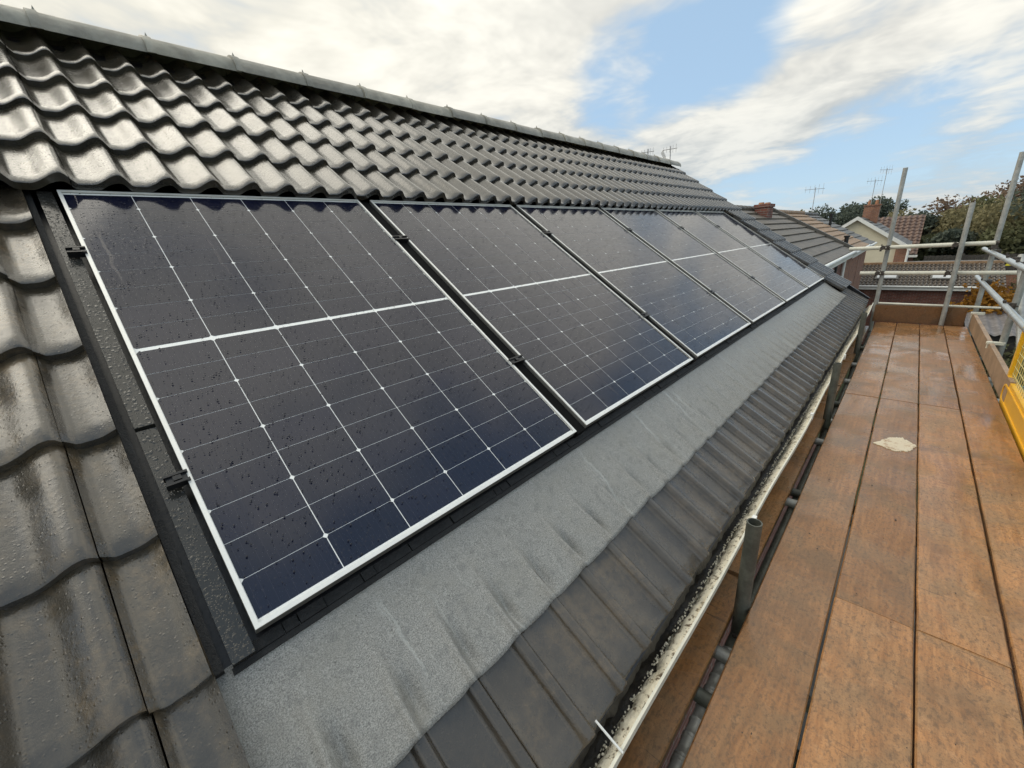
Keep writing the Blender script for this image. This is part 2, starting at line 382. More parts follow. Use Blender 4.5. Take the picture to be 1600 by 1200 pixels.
def leaf_mat(name, c1, c2):
    m, t, b, tc = material(name)
    v, r = rnd_vec(t, tc)
    n = t.noise(v, 0.9, 4, 0.6); n2 = t.noise(v, 6.0, 3, 0.6)
    c = t.mix(t.smooth(t.math('ADD', t.math('MULTIPLY', n, .6), t.math('MULTIPLY', n2, .4)), 0.36, 0.64), c1, c2)
    t.put(b.inputs['Base Color'], c); b.inputs['Roughness'].default_value = 0.75
    b.inputs['Specular IOR Level'].default_value = 0.2
    tl_ = t.add('ShaderNodeBsdfTranslucent'); t.put(tl_.inputs[0], c); mx = t.add('ShaderNodeMixShader'); mx.inputs[0].default_value = 0.35
    o = [q for q in t.n if q.type == 'OUTPUT_MATERIAL'][0]
    t.l.new(b.outputs[0], mx.inputs[1]); t.l.new(tl_.outputs[0], mx.inputs[2]); t.l.new(mx.outputs[0], o.inputs[0])
    return m
L_GREEN = leaf_mat('mid green leaves', (0.10, 0.112, 0.060), (0.20, 0.20, 0.105))  # distance haze put in as paler colour, here through the olive leaves
L_DARK = leaf_mat('dark evergreen leaves', (0.062, 0.080, 0.066), (0.135, 0.155, 0.118))
L_RUST = leaf_mat('rust autumn leaves', (0.155, 0.112, 0.082), (0.26, 0.18, 0.125))
L_OLIVE = leaf_mat('olive autumn leaves', (0.145, 0.135, 0.075), (0.28, 0.245, 0.13))
L_GOLD = leaf_mat('golden shrub leaves', (0.18, 0.085, 0.015), (0.42, 0.21, 0.035))
M_BARK = simple('bark', (0.06, 0.048, 0.036), 0.9)

# ------------------------------------------------------------------ mesh helpers
WM = {}      # world matrices of parents
def link(o, parent=None, mw=None):
    COL.objects.link(o)
    mw = mw if mw is not None else Matrix.Identity(4)
    WM[o.name] = mw
    if parent is not None:
        o.parent = parent
        o.matrix_parent_inverse = WM[parent.name].inverted()
    o.matrix_basis = mw
    return o
def props(o, label=None, cat=None, group=None, kind=None):
    if label: o['label'] = label
    if cat: o['category'] = cat
    if group: o['group'] = group
    if kind: o['kind'] = kind
    return o
def empty(name, loc, label=None, cat=None, group=None, kind=None):
    o = bpy.data.objects.new(name, None); o.empty_display_size = 0.1
    link(o, None, Matrix.Translation(Vector(loc)))
    return props(o, label, cat, group, kind)
def mesh(name, verts, faces, mats, smooth=False, fmat=None):
    me = bpy.data.meshes.new(name); me.from_pydata([tuple(v) for v in verts], [], [tuple(f) for f in faces])
    for m_ in (mats if isinstance(mats, (list, tuple)) else [mats]): me.materials.append(m_)
    if fmat is not None: me.polygons.foreach_set('material_index', list(fmat))
    if smooth is True: me.polygons.foreach_set('use_smooth', [True] * len(me.polygons))
    elif smooth: me.polygons.foreach_set('use_smooth', list(smooth))
    me.update()
    return me
def obj(name, me, parent=None, mw=None, label=None, cat=None, group=None, kind=None):
    o = bpy.data.objects.new(name, me); link(o, parent, mw)
    return props(o, label, cat, group, kind)
class MB:
    def __init__(s): s.v = []; s.f = []; s.s = []; s.m = []
    def add(s, vs, fs, smooth=False, mi=0):
        b = len(s.v); s.v += [tuple(x) for x in vs]
        for f in fs: s.f.append(tuple(b + i for i in f)); s.s.append(smooth); s.m.append(mi)
    def box(s, x0, x1, y0, y1, z0, z1, mi=0, M=None, bev=0.0):
        if bev > 0:
            pts = []
            b = bev
            # bevelled prism along x: octagon cross-section
            prof = [(y0 + b, z0), (y1 - b, z0), (y1, z0 + b), (y1, z1 - b), (y1 - b, z1), (y0 + b, z1), (y0, z1 - b), (y0, z0 + b)]
            vs = [(x0, y, z) for y, z in prof] + [(x1, y, z) for y, z in prof]
            fs = [(i, i + 8, (i + 1) % 8 + 8, (i + 1) % 8) for i in range(8)] + [tuple(range(8)), tuple(range(15, 7, -1))]
            fs = [tuple(reversed(f)) for f in fs]
        else:
            vs = [(x, y, z) for x in (x0, x1) for y in (y0, y1) for z in (z0, z1)]
            fs = [(0, 1, 3, 2), (4, 6, 7, 5), (0, 4, 5, 1), (2, 3, 7, 6), (0, 2, 6, 4), (1, 5, 7, 3)]
        if M is not None: vs = [tuple(M @ Vector(p)) for p in vs]
        s.add(vs, fs, False, mi)
    def tube(s, p0, p1, r, n=12, r1=None, caps=True, mi=0, hollow=False):
        p0 = Vector(p0); p1 = Vector(p1); r1 = r if r1 is None else r1
        d = (p1 - p0).normalized(); a = d.orthogonal().normalized(); b = d.cross(a)
        vs = []
        for p, rr in ((p0, r), (p1, r1)):
            for i in range(n):
                t_ = 2 * math.pi * i / n; vs.append(p + a * (rr * math.cos(t_)) + b * (rr * math.sin(t_)))
        s.add(vs, [(i, (i + 1) % n, (i + 1) % n + n, i + n) for i in range(n)], True, mi)
        if caps and not hollow:
            s.add(vs, [tuple(range(n - 1, -1, -1)), tuple(range(n, 2 * n))], False, mi)
        if hollow:      # open tube with a wall and a bore
            t_w = 0.16
            ri = r * (1 - t_w)
            iv = []
            for p in (p0, p1):
                for i in range(n):
                    t_ = 2 * math.pi * i / n; iv.append(p + a * (ri * math.cos(t_)) + b * (ri * math.sin(t_)))
            s.add(iv, [((i + 1) % n, i, i + n, (i + 1) % n + n) for i in range(n)], True, mi)
            s.add(vs + iv, [(i + n, (i + 1) % n + n, (i + 1) % n + 3 * n, i + 3 * n) for i in range(n)], False, mi)
            s.add(vs + iv, [((i + 1) % n, i, i + 2 * n, (i + 1) % n + 2 * n) for i in range(n)], False, mi)
    def mesh(s, name, mats): return mesh(name, s.v, s.f, mats, s.s, s.m)
    def obj(s, name, mats, parent=None, mw=None, **kw): return obj(name, s.mesh(name, mats), parent, mw, **kw)

# ------------------------------------------------------------------ roof frame: u along the eaves, v down the slope, h out of the roof
PITCH = 0.6133; CP, SP = math.cos(PITCH), math.sin(PITCH); Z0 = 7.0
RM = Matrix(((1, 0, 0, 0), (0, CP, -SP, 0), (0, SP, CP, Z0), (0, 0, 0, 1)))     # local (u, -v, h)
def rp(u, v, h=0.0): return Vector((u, -(CP * v + SP * h), Z0 - SP * v + CP * h))
UL, UR = -1.05, 8.05
V_EAVE, V_RIDGE = 2.35, -1.42

# ================================================================== GROUND
g = MB(); N = 24
for i in range(N):
    for j in range(N):
        pass
gv = []; gf = []
xs = np.concatenate([np.linspace(-60, 120, 37), [200, 500, 1500]]); ys = np.concatenate([[-1500, -500, -200], np.linspace(-120, 120, 41), [200, 500, 1500]])
for x in xs:
    for y in ys:
        z = 0.0
        if x > 45: z = min(6.0, (x - 45) * 0.035) * (1 if y < 10 else 0.6)
        gv.append((x, y, z + 0.15 * mnoise.noise(Vector((x * .05, y * .05, 0)))))
ny = len(ys)
for i in range(len(xs) - 1):
    for j in range(ny - 1): gf.append((i * ny + j, (i + 1) * ny + j, (i + 1) * ny + j + 1, i * ny + j + 1))
obj('ground', mesh('ground', gv, gf, M_LAWN, True), kind='structure')
pt = MB(); pt.box(-3, 11.5, -9.0, 5.0, -0.3, 0.22)
pt.obj('patio', M_PATIO, kind='structure')

# ================================================================== OUR HOUSE
house = empty('brick_house', (3.5, 1.15, 0), 'near brick house with dark wavy tiled roof carrying the solar panels', 'house')
YR = -(CP * V_RIDGE)                     # ridge Y
b_ = MB(); b_.box(UL + 0.1, UR - 0.16, -1.62, 2 * YR + 1.62, 0, 5.42); b_.obj('wall', M_BRICK, house)
# gable tops
b_ = MB()
for x0, x1 in ((UL + 0.1, UL + 0.35), (UR - 0.41, UR - 0.16)):
    zt = 7.0 - SP * V_RIDGE - 0.22
    vs = [(x, y, z) for x in (x0, x1) for y, z in ((-1.62, 5.42), (2 * YR + 1.62, 5.42), (YR, zt))]
    b_.add(vs, [(0, 1, 2), (5, 4, 3), (0, 3, 4, 1), (1, 4, 5, 2), (2, 5, 3, 0)])
b_.obj('gable', M_BRICK, house)
# roof boarding / membrane under the tiles, both slopes
b_ = MB()
def slab(u0, u1, v0, v1, h0, h1, mb, mi=0): mb.box(u0, u1, -v1, -v0, h0, h1, mi, RM)
slab(UL, UR - 0.05, V_RIDGE, 2.33, -0.16, -0.115, b_)
b_.obj('roof_deck', M_MEMB, house)
# back slope with waves
bv = []; bf = []; nu = 220
for i in range(nu + 1):
    u = UL + (UR - UL) * i / nu
    for k, vv_ in enumerate((V_RIDGE, V_EAVE)):
        p = rp(u, vv_, 0.02 + 0.03 * (0.5 + 0.5 * math.cos(2 * math.pi * u / 0.1525)))
        bv.append((p.x, 2 * YR - p.y, p.z))
for i in range(nu): bf.append((2 * i, 2 * i + 1, 2 * i + 3, 2 * i + 2))
obj('rear_slope', mesh('rear_slope', bv, bf, M_TILE, True), house)
# fascia & soffit under the eaves
b_ = MB(); b_.box(UL, UR - 0.06, -1.80, -1.775, 5.40, 5.585); b_.obj('fascia', M_WHITE, house)
b_ = MB(); b_.box(UL, UR - 0.06, -1.774, -1.60, 5.40, 5.43); b_.obj('soffit', M_WHITE, house)

# ---- one tile: two waves wide, s0..s1 of its width kept (cut tiles)
WAVE = 0.1525; TW = 2 * WAVE; TL = 0.42; CREST0 = 0.12
def wave_h(s, wh=0.040, ex=1.5, dw=0.26):      # s in wave units, crest at 0
    s = s % 1.0
    if s < dw: q = 0.5 + 0.5 * math.cos(math.pi * s / dw)            # short steep fall right of the roll
    elif s < 0.42: q = 0.0
    else: q = (0.5 - 0.5 * math.cos(math.pi * (s - 0.42) / 0.58)) ** ex    # long rise out of the pan
    return wh * q
def rib_h(s):                             # eaves tiles: flat pans between narrow raised rolls
    d = abs(((s + 0.5) % 1.0) - 0.5); q = min(1.0, max(0.0, (0.15 - d) / 0.075)); q = q * q * (3 - 2 * q)
    return 0.021 * q + 0.006 * (abs(d) / 0.5) ** 2 * 0 + 0.0035 * math.cos(2 * math.pi * s)
def tile_mesh(name, a, b, mat, seed=0, n_per=18, wh=0.040, ex=1.15, th=0.026, dw=0.26):
    """a..b in metres across a tile that starts just right of a crest"""
    n = max(3, int(n_per * (b - a) / WAVE))
    cols = [a + (b - a) * i / n for i in range(n + 1)]
    rows = [0.0, 0.006, 0.05, 0.16, 0.30, TL]
    vs = []; fs = []; sm = []
    rr = random.Random(seed)
    def top(x, y):
        z = wave_h(x / WAVE + CREST0, wh, ex, dw) if dw > 0.2 else rib_h(x / WAVE + CREST0)
        if x < 0.012 and a < 0.001: z += -0.0020 if x < 0.003 else 0.0014      # interlock groove
        if y < 0.003: z -= 0.004
        z += 0.0011 * mnoise.noise(Vector((x * 30 + seed * 5.1, y * 18, seed)))
        return z
    for y in rows:
        for x in cols: vs.append((x, y + (0.0018 * mnoise.noise(Vector((x * 60, seed, 1.0))) if y == 0 else 0), top(x, y)))
    nc = n + 1
    for j in range(len(rows) - 1):
        for i in range(n): fs.append((j * nc + i, j * nc + i + 1, (j + 1) * nc + i + 1, (j + 1) * nc + i)); sm.append(True)
    # front edge (own vertices for a crisp edge) and side edges
    o = len(vs)
    for x in cols: vs.append((x, 0.0, top(x, 0.0)))
    for x in cols: vs.append((x, 0.004, top(x, 0.0) - th - 0.006 * max(0, math.cos(2 * math.pi * (x / WAVE + CREST0)))))
    for i in range(n): fs.append((o + nc + i, o + nc + i + 1, o + i + 1, o + i)); sm.append(False)
    for side in (0, n):
        o = len(vs)
        for y in rows: vs.append((cols[side], y, top(cols[side], y)))
        for y in rows: vs.append((cols[side], y, top(cols[side], y) - th))
        k = len(rows)
        for j in range(k - 1):
            q = (o + j, o + j + 1, o + k + j + 1, o + k + j)
            fs.append(q if side == 0 else tuple(reversed(q))); sm.append(False)
    return mesh(name, vs, fs, mat, sm)
NV = 4
TM = [tile_mesh('roof_tile', 0, TW - 0.0008, M_TILE, k) for k in range(NV)]
TM_OLD = [tile_mesh('roof_tile', 0, TW - 0.0008, M_TILE_OLD, 20 + k, 18) for k in range(NV)]
TM_EAVE = [tile_mesh('roof_tile', 0, TW - 0.0008, M_TILE_EAVE, 40 + k, 32, 0.016, 3.2, 0.018, 0.13) for k in range(NV)]
CUTS = {}
def cut_tile(a, b, mat, old, eave=False):
    key = (round(a, 3), round(b, 3), old, eave)
    if key not in CUTS: CUTS[key] = tile_mesh('roof_tile', a, b, mat, len(CUTS) + 50, 18, *((0.016, 3.2, 0.018, 0.13) if eave else ()))
    return CUTS[key]
def place_tile(me, u, v_edge, h, tilt, parent=house):
    j = lambda a: random.uniform(-a, a)
    Mx = RM @ Matrix.Translation((u + j(0.0012), -v_edge + j(0.003), h + j(0.0015))) @ Matrix.Rotation(-tilt + j(0.004), 4, 'X') @ Matrix.Rotation(j(0.003), 4, 'Z') @ Matrix.Rotation(j(0.006), 4, 'Y')
    return obj('roof_tile', me, parent, Mx)
def course(u0, u1, v_edge, h, tilt, phase, old=False, eave=False):
    mat = M_TILE_EAVE if eave else M_TILE_OLD if old else M_TILE
    k0 = math.floor((u0 - phase) / TW); u = phase + k0 * TW
    while u < u1 - 0.004:
        a = max(0.0, u0 - u); b = min(TW - 0.0008, u1 - u)
        if b - a > 0.02:
            me = random.choice(TM_EAVE if eave else TM_OLD if old else TM) if (a == 0 and b >= TW - 0.0009) else cut_tile(a, b, mat, old, eave)
            place_tile(me, u, v_edge, h, tilt)
        u += TW
TILT = 0.082
PH_UP = 0.33 + CREST0 * WAVE          # tile starts just right of a crest
for k in range(5): course(UL, UR, 0.0 - 0.297 * k, 0.026, TILT, PH_UP)
PH_L = -0.172
for k in range(7): course(UL, -0.083, 0.20 + 0.31 * k, -0.004, TILT, PH_L, True)
PH_E = 0.325 + CREST0 * WAVE
course(UL, UR, 2.352, -0.066, 0.075, PH_E, True, True)
for k, (ve, ul) in enumerate(((0.288, 7.185), (0.577, 7.19), (0.866, 7.185), (1.155, 7.18), (1.444, 7.19), (1.72, 7.22), (2.01, 7.28))):
    course(ul, UR, ve, 0.016 - 0.004 * k, TILT, PH_UP)

# ridge tiles
def ridge_mesh():
    mb = MB(); n = 10; L = 0.462
    prof = [(0.112 * math.sin(t_), 0.098 * math.cos(t_)) for t_ in np.linspace(-1.62, 1.62, n + 1)]
    prof_in = [(x * 0.86, z * 0.86 - 0.003) for x, z in prof]
    def ring(x, s=1.0): return [(x, y * s, z * s) for y, z in prof]
    def ring_in(x): return [(x, y, z) for y, z in prof_in]
    xs_ = [(0.0, 1.07), (0.040, 1.065), (0.043, 1.0), (L, 0.985)]
    vs = []
    for x, s in xs_: vs += ring(x, s)
    nc = n + 1
    fs = [(j * nc + i, (j + 1) * nc + i, (j + 1) * nc + i + 1, j * nc + i + 1) for j in range(len(xs_) - 1) for i in range(n)]
    mb.add(vs, fs, True)
    a = ring(0.0, 1.07) + ring_in(0.0); mb.add(a, [(i, i + 1, nc + i + 1, nc + i) for i in range(n)])
    a = ring(L, 0.985) + ring_in(L); mb.add(a, [(i + 1, i, nc + i, nc + i + 1) for i in range(n)])
    mb.add([(0.03, -0.006, 0.11), (0.042, -0.006, 0.11), (0.042, 0.006, 0.11), (0.03, 0.006, 0.11), (0.036, 0, 0.132)], [(0, 1, 4), (1, 2, 4), (2, 3, 4), (3, 0, 4)])
    return mb.mesh('ridge_tile', M_RIDGE)
rmesh = ridge_mesh()
ridge_p = rp(0, V_RIDGE, 0.0)
k = 0
u = 0.16 - 3 * 0.435
while u < UR - 0.2:
    obj('ridge_tile', rmesh, house, Matrix.Translation((u, ridge_p.y + random.uniform(-.003, .003), ridge_p.z + 0.045 + random.uniform(-.004, .004))) @ Matrix.Rotation(random.uniform(-.006, .006), 4, 'Y'))
    u += 0.435
b_ = MB(); slab(UL, UR - 0.02, V_RIDGE, V_RIDGE + 0.10, -0.05, 0.012, b_); b_.obj('ridge_bedding', M_BLACK, house)
# verge: pale undercloak strip down the far gable
b_ = MB(); slab(UR - 0.06, UR - 0.02, V_RIDGE + 0.05, 2.33, -0.16, -0.02, b_); b_.obj('verge_strip', M_BLACK, house)
# eaves skirt: black plastic edge under the last tiles, torn lower edge
ev = []; ef = []; n = 700
for i in range(n + 1):
    u = UL + (UR - 0.06 - UL) * i / n
    q = mnoise.noise(Vector((u * 9, 0, 0))) * 0.5 + mnoise.noise(Vector((u * 31, 4, 0))) * 0.5
    d = 0.026 + 0.026 * q
    a = rp(u, 2.325, -0.085); c_ = rp(u, 2.352 + 0.008, -0.083); e_ = rp(u, 2.352 + d, -0.092 - 0.3 * d)
    ev += [tuple(a), tuple(c_), tuple(e_), (e_.x, e_.y + 0.004, e_.z - 0.006)]
for i in range(n):
    o = 4 * i
    for r_ in range(3): ef.append((o + r_, o + r_ + 1, o + r_ + 5, o + r_ + 4))
obj('eaves_skirt', mesh('eaves_skirt', ev, ef, M_BLACK, False), house)

# ================================================================== SOLAR PANELS
PW, PH, PP = 1.134, 1.722, 1.205
CWD, CHT, GX, GY, MID = 0.1832, 0.0917, 0.0024, 0.0013, 0.014
fr_t = 0.0095
cell_x0 = (PW - (6 * CWD + 5 * GX)) / 2
cell_h = 9 * CHT + 8 * GY
v_top0 = (PH - 2 * cell_h - MID) / 2
def cell_mesh(ct, cb):
    """ct / cb: chamfer of the upper / lower corners"""
    w2, h2 = CWD / 2, CHT / 2
    pts = [(-w2 + cb, -h2), (w2 - cb, -h2)] + ([(w2, -h2 + cb)] if cb else []) + ([(w2, h2 - ct)] if ct else [(w2, h2)]) + ([(w2 - ct, h2), (-w2 + ct, h2)] if ct else [(-w2, h2)]) + ([(-w2, h2 - ct)] if ct else []) + ([(-w2, -h2 + cb)] if cb else [])
    m_ = len(pts); vs = [(x, y, 0.0005) for x, y in pts] + [(x, y, 0) for x, y in pts]
    fs = [tuple(range(m_))] + [(i, i + m_, (i + 1) % m_ + m_, (i + 1) % m_) for i in range(m_)]
    return mesh('cell', vs, fs, M_CELL)
CHF = 0.0056
C_TOP, C_BOT = cell_mesh(CHF, 0), cell_mesh(0, CHF)
def rect_frame(mb, x0, x1, y0, y1, wd, z0, z1):
    for a in ((x0, x1, y0, y0 + wd), (x0, x1, y1 - wd, y1), (x0, x0 + wd, y0 + wd, y1 - wd), (x1 - wd, x1, y0 + wd, y1 - wd)):
        mb.box(a[0], a[1], a[2], a[3], z0, z1)
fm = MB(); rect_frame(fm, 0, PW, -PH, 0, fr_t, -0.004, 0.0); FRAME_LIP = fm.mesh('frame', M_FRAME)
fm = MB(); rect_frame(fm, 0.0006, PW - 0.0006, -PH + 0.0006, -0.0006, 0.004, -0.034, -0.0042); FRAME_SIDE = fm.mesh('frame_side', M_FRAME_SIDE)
fm = MB(); fm.box(fr_t - 0.004, PW - fr_t + 0.004, -PH + fr_t - 0.004, -fr_t + 0.004, -0.012, -0.0075); BACK = fm.mesh('backsheet', M_BACK)
def glass_mesh():
    x0, x1, y0, y1 = fr_t, PW - fr_t, -PH + fr_t, -fr_t
    vs = [(x0, y0, -0.002), (x1, y0, -0.002), (x1, y1, -0.002), (x0, y1, -0.002)]
    lo = [(x, y, -0.0042) for x, y, _ in vs]
    return mesh('glass_pane', vs + lo, [(0, 1, 2, 3)] + [(i, i + 4, (i + 1) % 4 + 4, (i + 1) % 4) for i in range(4)], M_GLASS)
GLASS = glass_mesh()
def drops_mesh(n, seed, smin, smax):
    r = np.random.default_rng(seed); V = []; F = []
    k = 7
    for i in range(n):
        x = r.uniform(0.016, PW - 0.016); y = -r.uniform(0.016, PH - 0.016)
        s = smin + (smax - smin) * r.random() ** 4.0
        el = 1 + 0.2 * r.random(); rot = r.uniform(0, 6.28)
        hh = s * 0.55
        o = len(V)
        for ring, (rr, zz) in enumerate(((1.0, 0.0), (0.72, 0.62))):
            for q in range(k):
                a = 2 * math.pi * q / k + rot
                V.append((x + s * rr * math.cos(a), y + s * rr * el * math.sin(a), -0.0018 + hh * zz))
        V.append((x, y, -0.0018 + hh))
        for q in range(k):
            q2 = (q + 1) % k
            F.append((o + q, o + q2, o + k + q2, o + k + q)); F.append((o + k + q, o + k + q2, o + 2 * k))
    # a few runnels: elongated beads with a tail
    return mesh('raindrops', V, F, M_DROP, True)
plabels = ['nearest solar panel, beside the cut tile edge at the left',
           'second solar panel from the left of the row',
           'third solar panel from the left of the row',
           'fourth solar panel from the left, third from the far end',
           'fifth solar panel from the left, next to last at the far end',
           'farthest solar panel, last of the row beside the far verge tiles']
dn = [9000, 7500, 6500, 5500, 4500, 4000]
for i in range(6):
    MP = RM @ Matrix.Translation((i * PP, 0, 0))
    p = bpy.data.objects.new('solar_panel', None); p.empty_display_size = 0.1; link(p, None, MP @ Matrix.Translation((PW / 2, -PH, -0.034)))
    props(p, plabels[i], 'solar panel', 'solar panels set into the roof')
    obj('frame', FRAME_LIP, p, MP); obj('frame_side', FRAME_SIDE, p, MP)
    obj('backsheet', BACK, p, MP); gp = obj('glass_pane', GLASS, p, MP)
    dm = drops_mesh(dn[i], 100 + i, 0.0006, 0.0026 if i < 2 else 0.0030)
    obj('raindrops', dm, p, MP, kind='stuff')
    for half in (0, 1):
        for r_ in range(9):
            v0 = v_top0 + half * (cell_h + MID) + r_ * (CHT + GY)
            dist = (8 - r_) if half == 0 else r_          # rows counted from the middle bar
            cm = C_BOT if (half == 0) == (dist % 2 == 0) else C_TOP
            for c_ in range(6):
                x = cell_x0 + c_ * (CWD + GX) + CWD / 2
                obj('cell', cm, p, MP @ Matrix.Translation((x, -(v0 + CHT / 2), -0.0074)))

# mounting trays (black plastic) under and between the panels
tray = empty('mounting_tray', rp(3.5, 1.74, -0.05), 'black plastic in-roof mounting tray showing round the solar panels', 'mounting tray')
b_ = MB(); slab(-0.083, 7.26, -0.05, 1.765, -0.075, -0.060, b_); b_.obj('base_sheet', M_BLACK, tray)
for v0, v1, hh in ((-0.02, 1.122, -0.018), (1.130, 1.752, -0.024)):
    b_ = MB(); slab(-0.052, -0.012, v0, v1, -0.058, hh, b_); b_.obj('side_rail', M_TRAY, tray)
    b_ = MB(); slab(7.172, 7.20, v0, v1, -0.058, hh, b_); b_.obj('side_rail', M_TRAY, tray)
# foam strip against the cut tiles
b_ = MB(); slab(-0.0815, -0.066, -0.05, 1.75, -0.0598, -0.030, b_); b_.obj('foam_strip', M_BRUSH, tray)
for i in range(1, 6):
    x = i * PP - (PP - PW) / 2
    b_ = MB(); slab(x - 0.027, x + 0.027, 0.0, 1.73, -0.058, -0.013, b_); b_.obj('centre_rail', M_MEMB, tray)
# lower lip: ribbed black edge
b_ = MB(); slab(-0.055, 7.2, 1.752, 1.764, -0.0598, -0.047, b_)
u = -0.05
while u < 7.19:
    wd = random.uniform(0.02, 0.16); slab(u, u + wd, 1.727, 1.751, -0.0598, -0.043 + random.uniform(-.004, .002), b_); u += wd + random.uniform(0.001, 0.004)
b_.obj('lower_lip', M_BRUSH, tray)
# clamps
def clamp(u, v, side):
    b_ = MB()
    w_ = 0.030 if side else 0.046
    u0, u1 = (u - 0.028, u + 0.018) if side else (u - 0.042, u + 0.042)
    for dv in (-0.012, 0.012):
        slab(u0, u1, v + dv - 0.003, v + dv + 0.003, -0.012, 0.009, b_)
    slab(u0 + 0.003, u1 - 0.003, v - 0.012, v + 0.012, -0.0125, 0.003, b_)
    slab(u - 0.012, u + 0.004, v - 0.006, v + 0.006, 0.002, 0.010, b_)
    return b_.obj('clamp', M_BLACK, tray)
for v in (0.38, 1.318):
    clamp(-0.012, v, True)
    for i in range(1, 6): clamp(i * PP - (PP - PW) / 2, v, False)

# ================================================================== FLASHING (grey sheet dressed over the eaves tiles)
nu, nv = 1400, 26
FV = np.zeros(((nu + 1) * (nv + 1), 3)); idx = 0
U0, U1, VA, VB = -0.082, 7.30, 1.742, 2.088
for i in range(nu + 1):
    u = U0 + (U1 - U0) * i / nu
    wv_ = ((u - PH_E) / WAVE + CREST0)
    edge = 0.005 * mnoise.noise(Vector((u * 3, 8, 0))) + 0.004 * mnoise.noise(Vector((u * 11, 2, 0)))
    fr0 = wv_ - math.floor(wv_ + 0.5); edge += 0.005 * (0.5 - math.exp(-((fr0 + 0.02) / 0.16) ** 2))
    for j in range(nv + 1):
        s = j / nv
        v = VA + (VB + edge - VA) * s
        base = -0.060 - 0.024 * s
        # dressed into the pans more and more towards the free edge
        amt = max(0.0, (s - 0.12) / 0.88) ** 1.7
        ph = wv_ + 0.05 * mnoise.noise(Vector((u * 2.1, v * 6, 1)))
        cell_n = math.floor(ph + 0.5); rn = mnoise.noise(Vector((cell_n * 7.3, 3.1, 0.4)))
        fr = ph - math.floor(ph + 0.5)                     # -0.5 .. 0.5, 0 on the roll
        roll = math.exp(-(fr / 0.07) ** 2) * 0.6 + 0.4 * math.exp(-((fr + 0.08) / 0.25) ** 2)
        h = base + 0.012 * s + 0.004 + (0.036 + 0.008 * rn) * amt * roll
        # pinched dent beside the roll close to the free edge
        h -= (0.022 + 0.010 * rn) * math.exp(-((fr - 0.20) / 0.11) ** 2 - ((s - 0.80) / 0.16) ** 2)
        h += 0.0015 * mnoise.noise(Vector((u * 14, v * 14, 0))) + 0.0045 * mnoise.noise(Vector((u * 3.2, v * 5, 5)))
        FV[idx] = (u + 0.003 * mnoise.noise(Vector((v * 20, u, 3))) * (1 if i == 0 else 0), -v, h); idx += 1
ff = [(i * (nv + 1) + j, i * (nv + 1) + j + 1, (i + 1) * (nv + 1) + j + 1, (i + 1) * (nv + 1) + j) for i in range(nu) for j in range(nv)]
# turned-down free edge for thickness
vsF = [tuple(p) for p in FV]; o = len(vsF)
for i in range(nu + 1):
    p = FV[i * (nv + 1) + nv]; vsF.append((p[0], p[1] + 0.0005, p[2] - 0.005))
ffe = [(i * (nv + 1) + nv, o + i, o + i + 1, (i + 1) * (nv + 1) + nv) for i in range(nu)]
obj('roof_flashing', mesh('roof_flashing', vsF, ff + ffe, M_FLASH, [True] * len(ff) + [False] * len(ffe)), None, RM,
    label='grey granular flashing apron below the solar panels, dented over tile rolls', cat='flashing')

# ================================================================== GUTTER
gut = empty('rain_gutter', (3.5, -1.9, 5.45), 'dirty cream gutter with pale rim running along the eaves', 'gutter')
prof = [(-1.805, 5.548), (-1.808, 5.50), (-1.830, 5.470), (-1.865, 5.458), (-1.905, 5.466), (-1.930, 5.495), (-1.945, 5.535), (-1.951, 5.562)]
gx0, gx1 = UL, UR - 0.03
ns = 60
vs = []; fs = []
for i in range(ns + 1):
    x = gx0 + (gx1 - gx0) * i / ns
    dy = 0.004 * math.sin(x * 1.7) + 0.003 * math.sin(x * 4.1)
    for y, z in prof: vs.append((x, y + dy, z + dy * 0.5))
np_ = len(prof)
for i in range(ns):
    for j in range(np_ - 1): fs.append((i * np_ + j, i * np_ + j + 1, (i + 1) * np_ + j + 1, (i + 1) * np_ + j))
obj('channel', mesh('channel', vs, fs, M_GUTTER, True), gut)
vs = []; fs = []
for i in range(ns + 1):
    x = gx0 + (gx1 - gx0) * i / ns
    dy = 0.004 * math.sin(x * 1.7) + 0.003 * math.sin(x * 4.1); dz = dy * 0.5
    for y, z in ((-1.9505, 5.558), (-1.9505, 5.568), (-1.9575, 5.568), (-1.9575, 5.545)): vs.append((x, y + dy, z + dz))
for i in range(ns):
    for j in range(4): fs.append((i * 4 + j, i * 4 + (j + 1) % 4, (i + 1) * 4 + (j + 1) % 4, (i + 1) * 4 + j))
obj('rim', mesh('rim', vs, fs, M_TUBE_PALE, False), gut)
